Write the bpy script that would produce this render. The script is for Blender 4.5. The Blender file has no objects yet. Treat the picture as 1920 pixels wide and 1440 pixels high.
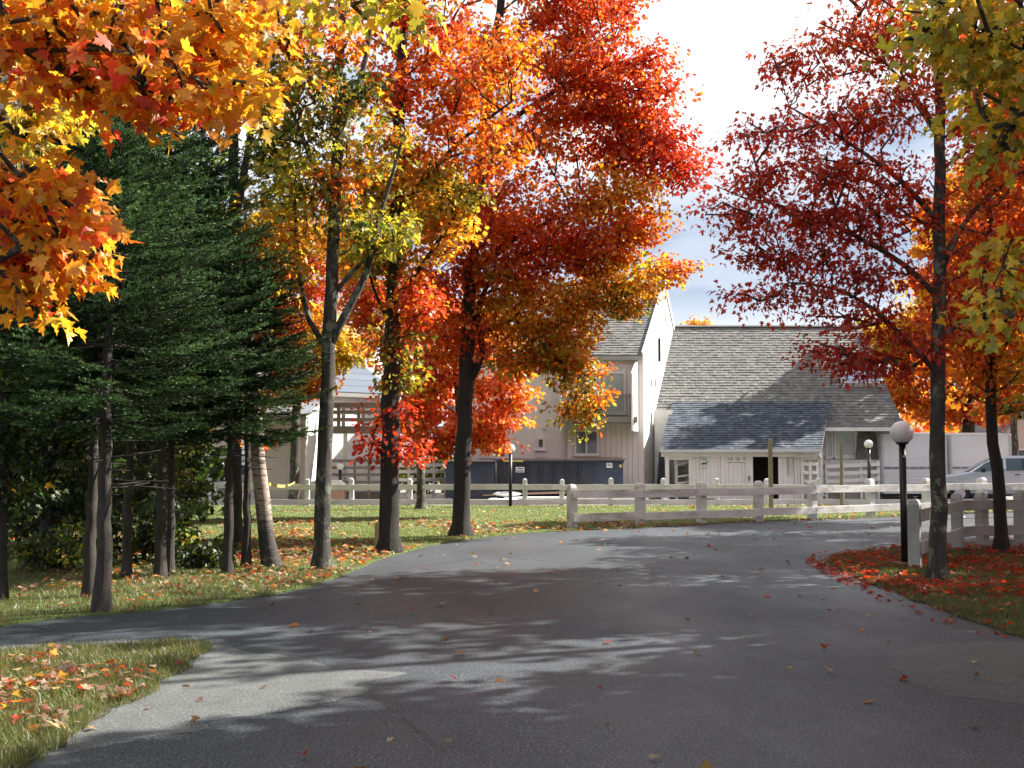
import bpy, math, random
import numpy as np
from math import sin, cos, pi, radians as R
from mathutils import Vector

# ------------------------------------------------------------------ camera, sky, sun, exposure
sc = bpy.context.scene
COL = sc.collection
FPX, H, PITCH = 2059.0, 1.75, math.atan(137 / 2059.0)
cd = bpy.data.cameras.new('camera'); cam = bpy.data.objects.new('camera', cd); COL.objects.link(cam)
cd.sensor_width = 36; cd.lens = 36 * FPX / 1920; cd.clip_start = 0.05; cd.clip_end = 3000
cam.location = (0, 0, H); cam.rotation_euler = (pi / 2 + PITCH, 0, 0)
sc.camera = cam
SUN_EL, SUN_AZ = R(40), R(22)          # azimuth measured from +X (right) towards +Y (away)
sd = Vector((cos(SUN_EL) * cos(SUN_AZ), cos(SUN_EL) * sin(SUN_AZ), sin(SUN_EL)))
sl = bpy.data.lights.new('sun', 'SUN'); sl.energy = 5.0; sl.angle = R(0.55); sl.color = (1, .955, .87)
so = bpy.data.objects.new('sun', sl); COL.objects.link(so)
so.rotation_euler = sd.to_track_quat('Z', 'Y').to_euler()
sc.view_settings.view_transform = 'Standard'; sc.view_settings.look = 'None'
sc.view_settings.gamma = 1; sc.view_settings.exposure = 1.72; sc.view_settings.use_curve_mapping = False
cy = sc.cycles
cy.max_bounces = 7; cy.diffuse_bounces = 4; cy.glossy_bounces = 3; cy.transmission_bounces = 4; cy.transparent_max_bounces = 6
cy.use_denoising = True
cy.caustics_reflective = False; cy.caustics_refractive = False
cy.sample_clamp_indirect = 6

W = bpy.data.worlds.new('World'); sc.world = W; W.use_nodes = True
nt = W.node_tree; nt.nodes.clear()
def wn(t, **k):
    n = nt.nodes.new(t)
    for a, b in k.items(): setattr(n, a, b)
    return n
out = wn('ShaderNodeOutputWorld'); bg = wn('ShaderNodeBackground'); bg.inputs[1].default_value = 0.056
sky = wn('ShaderNodeTexSky', sky_type='NISHITA', sun_disc=False, sun_elevation=SUN_EL, sun_rotation=pi / 2 - SUN_AZ)
sky.air_density = 1.0; sky.dust_density = 1.0; sky.ozone_density = 1.5
tc = wn('ShaderNodeTexCoord'); mp = wn('ShaderNodeMapping'); mp.inputs['Scale'].default_value = (1.6, 1.6, 4.2)
mp.inputs['Location'].default_value = (1.15, .3, .05)
nz = wn('ShaderNodeTexNoise'); nz.inputs['Scale'].default_value = 1.35; nz.inputs['Detail'].default_value = 7; nz.inputs['Roughness'].default_value = .55
rp = wn('ShaderNodeValToRGB'); rp.color_ramp.elements[0].position = .28; rp.color_ramp.elements[1].position = .42
nz2 = wn('ShaderNodeTexNoise'); nz2.inputs['Scale'].default_value = 2.6; nz2.inputs['Detail'].default_value = 6
rp2 = wn('ShaderNodeValToRGB'); rp2.color_ramp.elements[0].position = .34; rp2.color_ramp.elements[1].position = .58
rp2.color_ramp.elements[0].color = (2.7, 3.35, 4.5, 1); rp2.color_ramp.elements[1].color = (7.6, 7.7, 7.8, 1)
mx = wn('ShaderNodeMix', data_type='RGBA')
sxyz = wn('ShaderNodeSeparateXYZ'); rpz = wn('ShaderNodeValToRGB'); ez = rpz.color_ramp.elements     # a bank of grey blue cloud low over the roofs
ez[0].position = .09; ez[0].color = (0, 0, 0, 1); ez[1].position = .15; ez[1].color = (1, 1, 1, 1)
for p_, v_ in ((.205, 1), (.27, 0)): e_ = ez.new(p_); e_.color = (v_, v_, v_, 1)
rp3 = wn('ShaderNodeValToRGB'); rp3.color_ramp.elements[0].position = .36; rp3.color_ramp.elements[1].position = .52
mu = wn('ShaderNodeMix', data_type='RGBA', blend_type='MULTIPLY'); mu.inputs[0].default_value = 1
mx2 = wn('ShaderNodeMix', data_type='RGBA'); mx2.inputs[7].default_value = (2.9, 3.5, 4.5, 1)
L = nt.links.new
L(tc.outputs['Generated'], mp.inputs[0]); L(mp.outputs[0], nz.inputs['Vector']); L(mp.outputs[0], nz2.inputs['Vector'])
L(nz.outputs[0], rp.inputs[0]); L(nz2.outputs[0], rp2.inputs[0])
L(rp.outputs[0], mx.inputs[0]); L(sky.outputs[0], mx.inputs[6]); L(rp2.outputs[0], mx.inputs[7])
L(tc.outputs['Generated'], sxyz.inputs[0]); L(sxyz.outputs[2], rpz.inputs[0]); L(nz2.outputs[0], rp3.inputs[0]); L(rpz.outputs[0], mu.inputs[6]); L(rp3.outputs[0], mu.inputs[7])
L(mu.outputs[2], mx2.inputs[0]); L(mx.outputs[2], mx2.inputs[6]); L(mx2.outputs[2], bg.inputs[0]); L(bg.outputs[0], out.inputs[0])

# ------------------------------------------------------------------ measuring: photograph pixel -> point of the place
def ray(px, py):
    u, v = (px - 960) / FPX, (720 - py) / FPX
    return np.array([u, cos(PITCH) - v * sin(PITCH), sin(PITCH) + v * cos(PITCH)])
def at(px, py, Y):
    d = ray(px, py); t = Y / d[1]
    return np.array([d[0] * t, Y, H + d[2] * t])
def gr(px, py, z=0.0):
    d = ray(px, py); t = (z - H) / d[2]
    return np.array([d[0] * t, d[1] * t, z])
def ppm(Y): return FPX / Y
RNG = np.random.default_rng(7)

# ------------------------------------------------------------------ materials
MATS = {}
class N:
    def __init__(s, name):
        s.m = bpy.data.materials.new(name); s.m.use_nodes = True; s.t = s.m.node_tree
        s.b = s.t.nodes['Principled BSDF']; s.o = s.t.nodes['Material Output']
    def n(s, t, **k):
        x = s.t.nodes.new(t)
        for a, b in k.items():
            if a in ('data_type', 'blend_type', 'operation', 'attribute_name', 'feature', 'noise_dimensions', 'wave_type', 'bands_direction', 'offset'): setattr(x, a, b)
            else: x.inputs[a].default_value = b
        return x
    def l(s, a, b): s.t.links.new(a, b)
    def coords(s, scale=(1, 1, 1), rot=(0, 0, 0)):
        c = s.t.nodes.new('ShaderNodeTexCoord'); m = s.t.nodes.new('ShaderNodeMapping')
        m.inputs['Scale'].default_value = scale; m.inputs['Rotation'].default_value = rot
        s.l(c.outputs['Object'], m.inputs[0]); return m.outputs[0]
    def noise(s, scale, detail=4, rough=.55, sc3=(1, 1, 1)):
        x = s.n('ShaderNodeTexNoise', Scale=scale, Detail=detail, Roughness=rough); s.l(s.coords(sc3), x.inputs['Vector']); return x.outputs[0]
    def ramp(s, fac, stops):
        r = s.t.nodes.new('ShaderNodeValToRGB'); e = r.color_ramp.elements
        while len(e) < len(stops): e.new(.5)
        for i, (p, c) in enumerate(stops):
            e[i].position = p; e[i].color = (c[0], c[1], c[2], 1) if hasattr(c, '__len__') else (c, c, c, 1)
        s.l(fac, r.inputs[0]); return r.outputs[0]
    def mix(s, f, a, b, mode='MIX'):
        x = s.n('ShaderNodeMix', data_type='RGBA', blend_type=mode)
        for v, i in ((f, 0), (a, 6), (b, 7)):
            if hasattr(v, 'is_output'): s.l(v, x.inputs[i])
            else: x.inputs[i].default_value = v if i == 0 else (v[0], v[1], v[2], 1)
        return x.outputs[2]
    def bump(s, h, strength=.3, dist=.02):
        x = s.n('ShaderNodeBump', Strength=strength, Distance=dist); s.l(h, x.inputs['Height']); s.l(x.outputs[0], s.b.inputs['Normal'])
    def col(s, c):
        if hasattr(c, 'is_output'): s.l(c, s.b.inputs['Base Color'])
        else: s.b.inputs['Base Color'].default_value = (c[0], c[1], c[2], 1)
    def rough(s, v):
        if hasattr(v, 'is_output'): s.l(v, s.b.inputs['Roughness'])
        else: s.b.inputs['Roughness'].default_value = v
def paint(name, c, rough=.55, var=.12, scale=3.0, bump=.08, bscale=30, metal=0, sc3=(1, 1, 1), dirt=None):
    if name in MATS: return MATS[name]
    k = N(name); c = np.array(c)
    f = k.noise(scale, 6, .6, sc3)
    stops = [(.3, c * (1 - var)), (.7, np.minimum(c * (1 + var), .95))]
    base = k.ramp(f, stops)
    if dirt is not None:
        g = k.ramp(k.noise(scale * .6, 7, .7, sc3), [(.48, 0.), (.66, 1.)])
        base = k.mix(g, base, dirt)
    k.col(base); k.rough(rough); k.b.inputs['Metallic'].default_value = metal
    if bump: k.bump(k.noise(bscale, 3, .6, sc3), bump, .01)
    MATS[name] = k.m; return k.m
def leafmat(name, trans=.45, gloss=.05):
    k = N(name); t = k.t; t.nodes.remove(k.b)
    a = k.n('ShaderNodeAttribute', attribute_name='col')
    d = k.n('ShaderNodeBsdfDiffuse'); tr = k.n('ShaderNodeBsdfTranslucent'); g = k.n('ShaderNodeBsdfGlossy', Roughness=.45)
    k.l(a.outputs[0], d.inputs[0])
    br = k.n('ShaderNodeMix', data_type='RGBA', blend_type='MULTIPLY'); br.inputs[0].default_value = 1; br.inputs[7].default_value = (1.4, 1.25, .8, 1)
    k.l(a.outputs[0], br.inputs[6]); k.l(br.outputs[2], tr.inputs[0])
    m1 = k.n('ShaderNodeMixShader'); m1.inputs[0].default_value = trans; k.l(d.outputs[0], m1.inputs[1]); k.l(tr.outputs[0], m1.inputs[2])
    m2 = k.n('ShaderNodeMixShader'); m2.inputs[0].default_value = gloss; k.l(m1.outputs[0], m2.inputs[1]); k.l(g.outputs[0], m2.inputs[2])
    k.l(m2.outputs[0], k.o.inputs[0]); return k.m
LEAF = leafmat('leaf', .6, .03)
NEEDLE = leafmat('needle', .15, .015)
GRASS = leafmat('grass_blade', .35, .04)
def attrmat(name, rough=.8, bump=0):
    k = N(name); a = k.n('ShaderNodeAttribute', attribute_name='col'); k.col(a.outputs[0]); k.rough(rough)
    if bump: k.bump(k.noise(40, 4, .6, (1, 1, .3)), bump, .01)
    return k.m
SHINGLE = attrmat('shingle', .8, .25); SHINGLE.node_tree.nodes['Principled BSDF'].inputs['Specular IOR Level'].default_value = .2

def bark(name, c1, c2, lichen=None, amt=.55, sc_=1.0):
    k = N(name)
    f = k.noise(9 * sc_, 8, .7, (1, 1, .22)); base = k.ramp(f, [(.32, c1), (.66, c2)])
    if lichen is not None:
        base = k.mix(k.ramp(k.noise(6.5 * sc_, 6, .65, (1, 1, .7)), [(amt, 0.), (amt + .06, 1.)]), base, lichen)
    k.col(base); k.rough(.9); k.bump(k.mix(.35, k.noise(20 * sc_, 8, .8, (1, 1, .14)), k.noise(60 * sc_, 4, .6, (1, 1, .5))), 1.0, .06)
    return k.m
BARK = bark('maple_bark', (.018, .0145, .012), (.085, .072, .06), (.17, .18, .125), .53)
BARKD = bark('dark_bark', (.012, .0095, .008), (.04, .032, .026), (.07, .072, .06), .64)
BARKS = bark('spruce_bark', (.02, .016, .013), (.07, .055, .046), (.12, .115, .10), .6)
def birchbark():
    k = N('birch_bark'); base = k.ramp(k.noise(5, 6, .6, (1, 1, .5)), [(.35, (.24, .165, .125)), (.65, (.47, .38, .31))])
    lines = k.ramp(k.noise(6, 6, .8, (.7, .7, 3.6)), [(.51, 0.), (.58, 1.)])
    c = k.t.nodes.new('ShaderNodeTexCoord'); sx = k.t.nodes.new('ShaderNodeSeparateXYZ'); k.l(c.outputs['Object'], sx.inputs[0])
    lo = k.ramp(sx.outputs[2], [(.55, 1.), (1.0, 0.)]); nn = k.ramp(k.noise(5, 6, .75, (1, 1, 1.6)), [(.30, 0.), (.46, 1.)])
    dk = k.mix(1, lo, nn, 'MULTIPLY'); base = k.mix(lines, base, (.06, .045, .04)); k.col(k.mix(dk, base, (.035, .028, .025)))
    k.rough(.75); k.bump(k.noise(12, 6, .7, (.6, .6, 4)), .7, .02); return k.m
BIRCH = birchbark()

def asphalt(name, c, sp, rough, gr_=1.0):
    k = N(name); c = np.array(c)
    big = k.ramp(k.noise(.35, 5, .6, (1, .6, 1)), [(.3, c * .7), (.7, c * 1.25)])
    mid = k.ramp(k.noise(5, 5, .65), [(.3, .85), (.7, 1.12)])
    fine = k.ramp(k.noise(46, 4, .9), [(.34, 1 - .85 * gr_), (.47, 1 - .3 * gr_), (.56, 1 + .4 * gr_), (.66, 1 + 3.4 * gr_)])
    col = k.mix(1, k.mix(1, big, mid, 'MULTIPLY'), fine, 'MULTIPLY')
    vor = k.n('ShaderNodeTexVoronoi', Scale=.32, feature='DISTANCE_TO_EDGE')
    wv = k.mix(.12, k.coords((1, .55, 1)), k.n('ShaderNodeTexNoise', Scale=1.4, Detail=5).outputs[1]); k.l(wv, vor.inputs['Vector'])
    crack = k.mix(1, k.ramp(vor.outputs[0], [(.0, 1.), (.006, 0.)]), k.ramp(k.noise(.5, 3), [(.52, 0.), (.6, 1.)]), 'MULTIPLY')
    k.col(k.mix(crack, col, c * .3)); k.rough(k.ramp(k.noise(.5, 4, .6, (1, .5, 1)), [(.35, rough - .1), (.65, rough + .1)]))
    k.b.inputs['Specular IOR Level'].default_value = sp
    k.bump(k.noise(120, 3, .6), .55, .006); return k.m
ASPH = asphalt('asphalt', (.047, .055, .062), .3, .56)
ASPHL = asphalt('worn_asphalt', (.098, .103, .102), .2, .8, .45)
ASPHM = asphalt('faded_asphalt', (.088, .093, .092), .2, .75, .5)
GRAVEL = asphalt('gravel', (.2, .18, .16), .2, .9)

def soil(name, a, b, c):
    k = N(name); g = k.ramp(k.noise(2.2, 7, .65), [(.32, a), (.52, b), (.7, c)]); f = k.ramp(k.noise(70, 3, .7), [(.3, .6), (.7, 1.35)])
    k.col(k.mix(1, g, f, 'MULTIPLY')); k.rough(.95); k.bump(k.noise(45, 5, .7), .8, .03); return k.m
LAWN = soil('turf', (.06, .075, .02), (.09, .125, .028), (.115, .15, .04))
VERGE = soil('verge_turf', (.05, .04, .025), (.06, .065, .02), (.07, .09, .03))
SOIL = soil('soil', (.07, .055, .04), (.10, .085, .06), (.13, .115, .08))

WHITE = paint('white_paint', (.72, .72, .70), .6, .06, 2.5, .1, 25, dirt=(.6, .58, .53))
STUCCO = paint('stucco', (.72, .66, .635), .85, .06, 1.2, .5, 40)
BEIGE = paint('beige_stucco', (.50, .44, .39), .85, .07, 1.5, .5, 45)
SIDING = paint('siding_boards', (.72, .665, .64), .7, .06, 2, .12, 30, sc3=(1, 1, .1))
SHEDW = paint('shed_boards', (.70, .70, .70), .65, .05, 2, .12, 30, sc3=(1, 1, .1), dirt=(.6, .58, .54))
GREYW = paint('grey_stained_wood', (.21, .195, .185), .8, .15, 4, .3, 25, sc3=(.3, 1, 1))
FENCEW = paint('weathered_white_timber', (.60, .605, .58), .78, .14, 5, .5, 30, sc3=(.35, .35, 1), dirt=(.33, .29, .24))  # weathering dirt, its brown deepened to include the shaded post faces
FENCEG = paint('shaded_grey_timber', (.36, .37, .36), .8, .10, 3, .35, 22, sc3=(.6, .6, 1), dirt=(.26, .25, .22))  # the island fence's shade is mixed into this darker grey
FENCEB = paint('fence_timber_grey_white', (.62, .63, .62), .75, .08, 3, .3, 22, dirt=(.48, .48, .46))
FASCIA = paint('fascia', (.34, .33, .32), .6, .06)
METALG = paint('gutter_metal', (.50, .51, .52), .4, .05, 2, 0)
ROOFM = paint('pale_metal_roof', (.16, .175, .20), .5, .08, 1.5, .1, 8)
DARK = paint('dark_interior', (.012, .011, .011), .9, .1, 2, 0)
BLACK = paint('black_iron', (.012, .012, .013), .4, .1, 5, .05)
NAVY = paint('navy_steel', (.016, .022, .042), .5, .35, 1.6, .15, 12, dirt=(.045, .046, .052))
NAVYB = paint('blue_steel', (.018, .034, .07), .5, .35, 1.6, .15, 12, dirt=(.035, .045, .062))
RIBB = paint('rib_steel', (.010, .014, .034), .5, .2, 2, .1)
WOODY = paint('raw_timber', (.32, .235, .12), .8, .18, 5, .3, 20, sc3=(1, 1, .15))
WEATH = paint('weathered_timber', (.24, .20, .135), .85, .2, 5, .3, 20, sc3=(1, 1, .15))
WOODB = paint('old_board', (.16, .115, .09), .85, .2, 4, .3, 20)
PINK = paint('new_lumber', (.50, .36, .26), .8, .1, 4, .2, 20)
TARP = paint('white_tarp', (.74, .74, .74), .6, .05, 3, .3, 6)
CONC = paint('concrete', (.36, .35, .33), .9, .12, 4, .4, 40)
BRICK = paint('brick', (.42, .26, .20), .9, .15, 9, .4, 40)
VAN = paint('silver_blue_paint', (.50, .56, .64), .3, .03, 2, 0, metal=.25)
VANW = paint('white_car_paint', (.72, .72, .72), .3, .03, 2, 0)
RUBBER = paint('rubber', (.02, .02, .02), .8, .1, 9, 0)
RED = paint('red_lens', (.45, .01, .015), .25, .05, 9, 0)
def glass(name, c, rough=.06):
    k = N(name); k.col(k.ramp(k.noise(1.3, 3), [(.35, np.array(c) * .8), (.65, np.array(c) * 1.2)])); k.rough(rough); k.b.inputs['Specular IOR Level'].default_value = .8
    return k.m
GLASS = glass('window_glass', (.05, .045, .04)); GLASSG = glass('curtained_glass', (.36, .42, .40), .2); GLASSV = glass('tinted_glass', (.02, .05, .06)); GLASSB = glass('skylight_glass', (.04, .08, .2), .1)
SKYL = glass('skylight_pane', (.30, .38, .5), .1)
def opal():
    k = N('opal_globe'); k.col((.86, .84, .82)); k.rough(.25); k.b.inputs['Subsurface Weight'].default_value = .25
    k.b.inputs['Subsurface Radius'].default_value = (.12, .12, .12); return k.m
OPAL = opal()
SIGNW = paint('sign_board', (.62, .66, .68), .6, .05, 3, 0); SIGNG = paint('sign_grey', (.32, .31, .29), .7, .06, 3, 0)
INK = paint('sign_ink', (.05, .06, .07), .7, .1, 3, 0); YELLOW = paint('yellow_paint', (.55, .45, .1), .6, .1, 4, 0)

# ------------------------------------------------------------------ mesh helpers
class M:
    def __init__(s): s.v = []; s.f = []; s.c = None; s.n = 0
    def add(s, v, f):
        b = s.n; s.v.extend([tuple(map(float, p)) for p in v]); s.n += len(v); s.f.extend([tuple(i + b for i in q) for q in f]); return s
    def box(s, c, d, rz=0.0, rx=0.0):
        v = []
        for x in (-.5, .5):
            for y in (-.5, .5):
                for z in (-.5, .5):
                    X, Y, Z = x * d[0], y * d[1], z * d[2]
                    Y, Z = Y * cos(rx) - Z * sin(rx), Y * sin(rx) + Z * cos(rx)
                    v.append((c[0] + X * cos(rz) - Y * sin(rz), c[1] + X * sin(rz) + Y * cos(rz), c[2] + Z))
        return s.add(v, [(0, 1, 3, 2), (4, 6, 7, 5), (0, 4, 5, 1), (2, 3, 7, 6), (0, 2, 6, 4), (1, 5, 7, 3)])
    def bb(s, x0, x1, y0, y1, z0, z1): return s.box(((x0 + x1) / 2, (y0 + y1) / 2, (z0 + z1) / 2), (x1 - x0, y1 - y0, z1 - z0))
    def beam(s, p, q, w, h):
        p, q = Vector(p), Vector(q); d = (q - p).normalized(); a = d.cross(Vector((0, 0, 1)))
        a = Vector((1, 0, 0)) if a.length < 1e-4 else a.normalized(); u = a.cross(d)
        v = [e + a * (i * w / 2) + u * (j * h / 2) for e in (p, q) for i, j in ((-1, -1), (1, -1), (1, 1), (-1, 1))]
        return s.add(v, [(3, 2, 1, 0), (4, 5, 6, 7), (0, 1, 5, 4), (1, 2, 6, 5), (2, 3, 7, 6), (3, 0, 4, 7)])
    def tube(s, pts, rad, n=8, cap=True, jit=0, rng=None):
        pts = [Vector(p) for p in pts]; V = []; F = []; K = len(pts)
        for i, p in enumerate(pts):
            d = (pts[min(i + 1, K - 1)] - pts[max(i - 1, 0)]).normalized()
            a = d.cross(Vector((0, 1, 0))) if abs(d.y) < .9 else d.cross(Vector((1, 0, 0))); a.normalize(); b = d.cross(a)
            r = rad[i] if hasattr(rad, '__len__') else rad
            for j in range(n):
                t = 2 * pi * j / n; rr = r * (1 + (jit * (rng.random() - .5) if rng is not None else 0)); V.append(p + a * (rr * cos(t)) + b * (rr * sin(t)))
        for i in range(K - 1):
            for j in range(n): F.append((i * n + j, i * n + (j + 1) % n, (i + 1) * n + (j + 1) % n, (i + 1) * n + j))
        if cap: F.append(tuple(range(n - 1, -1, -1))); F.append(tuple((K - 1) * n + j for j in range(n)))
        return s.add(V, F)
    def sphere(s, c, r, n=24, m=14, sz=1.0):
        V = [(c[0], c[1], c[2] - r * sz)]; F = []
        for i in range(1, m):
            a = -pi / 2 + pi * i / m
            for j in range(n): V.append((c[0] + r * cos(a) * cos(2 * pi * j / n), c[1] + r * cos(a) * sin(2 * pi * j / n), c[2] + r * sz * sin(a)))
        V.append((c[0], c[1], c[2] + r * sz)); t = len(V) - 1
        for j in range(n):
            F.append((0, 1 + (j + 1) % n, 1 + j)); F.append((t, 1 + (m - 2) * n + j, 1 + (m - 2) * n + (j + 1) % n))
            for i in range(m - 2): F.append((1 + i * n + j, 1 + i * n + (j + 1) % n, 1 + (i + 1) * n + (j + 1) % n, 1 + (i + 1) * n + j))
        return s.add(V, F)
    def prism(s, poly, vec):
        n = len(poly); vec = np.array(vec); a = [np.array(p) for p in poly]; b = [p + vec for p in a]
        return s.add(a + b, [tuple(range(n - 1, -1, -1)), tuple(range(n, 2 * n))] + [(i, (i + 1) % n, n + (i + 1) % n, n + i) for i in range(n)])
    def quad(s, *p): return s.add(p, [tuple(range(len(p)))])
LOC = {}
def link(o, parent):
    COL.objects.link(o)
    if parent is not None: o.parent = parent
def worldloc(p):
    l = np.zeros(3)
    while p is not None: l += np.array(LOC.get(p.name, (0, 0, 0))); p = p.parent
    return l
def obj(name, m, mat, parent=None, smooth=False, bevel=0, base=None):
    """one mesh object; m is in world coordinates, the object's origin is its parent's base (or base)"""
    if base is None: base = worldloc(parent)
    me = bpy.data.meshes.new(name)
    v = np.array(m.v) - np.array(base)
    me.from_pydata([tuple(p) for p in v], [], m.f); me.materials.append(mat)
    if m.c is not None: setcol(me, np.array(m.c))
    if smooth: me.polygons.foreach_set('use_smooth', [True] * len(me.polygons))
    o = bpy.data.objects.new(name, me); link(o, parent)
    if parent is None: o.location = base; LOC[o.name] = tuple(base)
    if bevel:
        b = o.modifiers.new('bevel', 'BEVEL'); b.width = bevel; b.segments = 2; b.limit_method = 'ANGLE'
    return o
def setcol(me, c):
    a = me.color_attributes.new('col', 'FLOAT_COLOR', 'POINT')
    c4 = np.ones((len(c), 4), np.float32); c4[:, :3] = c; a.data.foreach_set('color', c4.ravel())
def npmesh(name, v, tris, mat, parent=None, col=None, smooth=False, base=None):
    if base is None: base = worldloc(parent)
    v = (np.asarray(v) - np.array(base)).astype(np.float32); k = tris.shape[1]
    me = bpy.data.meshes.new(name); me.vertices.add(len(v)); me.vertices.foreach_set('co', v.ravel())
    me.loops.add(tris.size); me.loops.foreach_set('vertex_index', tris.ravel().astype(np.int32))
    me.polygons.add(len(tris)); me.polygons.foreach_set('loop_start', np.arange(0, tris.size, k, dtype=np.int32))
    if smooth: me.polygons.foreach_set('use_smooth', np.ones(len(tris), bool))
    me.update(calc_edges=True); me.materials.append(mat)
    if col is not None: setcol(me, col)
    o = bpy.data.objects.new(name, me); link(o, parent)
    if parent is None: o.location = base; LOC[o.name] = tuple(base)
    return o
def tag(o, label=None, cat=None, group=None, kind=None):
    for k, v in (('label', label), ('category', cat), ('group', group), ('kind', kind)):
        if v: o[k] = v
    return o
def thing(name, loc, label, cat, group=None):
    o = bpy.data.objects.new(name, None); o.empty_display_size = .2; COL.objects.link(o); o.location = loc; LOC[o.name] = tuple(loc)
    return tag(o, label, cat, group)
def inpoly(x, y, poly):
    r = np.zeros(len(x), bool); n = len(poly)
    for i in range(n):
        x0, y0 = poly[i][:2]; x1, y1 = poly[(i + 1) % n][:2]
        if y0 == y1: continue
        c = ((y0 > y) != (y1 > y)) & (x < (x1 - x0) * (y - y0) / (y1 - y0) + x0); r ^= c
    return r

# ------------------------------------------------------------------ ground, road, lawns
def sheet(name, poly, z, mat, thick=.0, label=None):
    m = M()
    if thick: m.prism([(p[0], p[1], z - thick) for p in poly], (0, 0, thick))
    else: m.quad(*[(p[0], p[1], z) for p in poly])
    return tag(obj(name, m, mat, base=(0, 0, 0)), kind='structure')
sheet('ground', [(-600, -200), (600, -200), (600, 900), (-600, 900)], -.06, SOIL)
sheet('road', [(-80, -30), (80, -30), (80, 39.2), (-80, 39.2)], 0, ASPH)
sheet('parking_lot', [(-80, 39.2), (80, 39.2), (80, 75), (-80, 75)], 0, GRAVEL)
rng = np.random.default_rng(3)
def smoothpts(pts, k=5, jit=.03):
    P = [np.array(p[:2]) for p in pts]; out_ = []
    for i in range(len(P) - 1):
        p0, p1, p2, p3 = P[max(i - 1, 0)], P[i], P[i + 1], P[min(i + 2, len(P) - 1)]
        for t in np.linspace(0, 1, k, endpoint=False):
            q = .5 * (2 * p1 + (p2 - p0) * t + (2 * p0 - 5 * p1 + 4 * p2 - p3) * t * t + (-p0 + 3 * p1 - 3 * p2 + p3) * t ** 3)
            out_.append(q + rng.normal(0, jit, 2))
    out_.append(P[-1]); return out_
edgeL = smoothpts([gr(*p) for p in ((0, 1173), (200, 1153), (380, 1134), (560, 1106), (640, 1081), (705, 1052), (770, 1034), (860, 1014), (960, 1003), (1070, 995), (1200, 990), (1400, 979), (1600, 972), (1740, 966), (1920, 958))])
lawnL = [(-70, 11.0), (-20, 11.1)] + edgeL + [(30, 41), (70, 52), (70, 39.6), (-70, 39.6)]
lawnL = [(-70, 11.0), (-20, 11.1)] + edgeL + [(20.5, 38.6), (21.5, 39.6), (-70, 39.6)]
islR = smoothpts([gr(*p) for p in ((1920, 1197), (1860, 1178), (1770, 1146), (1690, 1116), (1620, 1090), (1565, 1062), (1553, 1050), (1600, 1038), (1690, 1029), (1800, 1018), (1920, 1012))])
lawnR = [(70, 8.6), (9, 9.4)] + islR + [(14, 24.5), (70, 40)]
islL = smoothpts([gr(*p) for p in ((0, 1224), (150, 1215), (300, 1208), (384, 1211), (372, 1234), (300, 1282), (200, 1342), (110, 1400), (40, 1446), (-60, 1530))])
lawnI = [(-70, 9.6), (-14, 9.75)] + islL + [(-4.6, 4.4), (-14, 1.5), (-70, 0)]
ZL = .022
def lawn(name, poly, mat): return sheet(name, poly, ZL, mat, .06)
lawn('lawn', lawnL, LAWN); lawn('right_verge', lawnR, VERGE); lawn('left_verge', lawnI, VERGE)
# older, drier asphalt with a ragged edge
patchL = smoothpts([gr(*p) for p in ((20, 1452), (60, 1428), (190, 1400), (300, 1380), (392, 1366), (385, 1352), (500, 1338), (600, 1320), (690, 1296), (662, 1284), (760, 1262), (640, 1254), (560, 1232), (470, 1224), (420, 1212), (340, 1203), (180, 1203), (0, 1212))], 5, .02)
sheet('asphalt_patch', patchL + [(-14, 10.1), (-14, 9.4)] + [(p[0] - .3, p[1]) for p in islL[::4]][1:] , .0015, ASPHL)
patchR = smoothpts([gr(*p) for p in ((1925, 1204), (1760, 1207), (1690, 1222), (1665, 1245), (1700, 1272), (1760, 1300), (1925, 1322))], 5, .02)
sheet('asphalt_patch', patchR + [(12, 7.6), (12, 9.6)], .0015, ASPHM)

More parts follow.
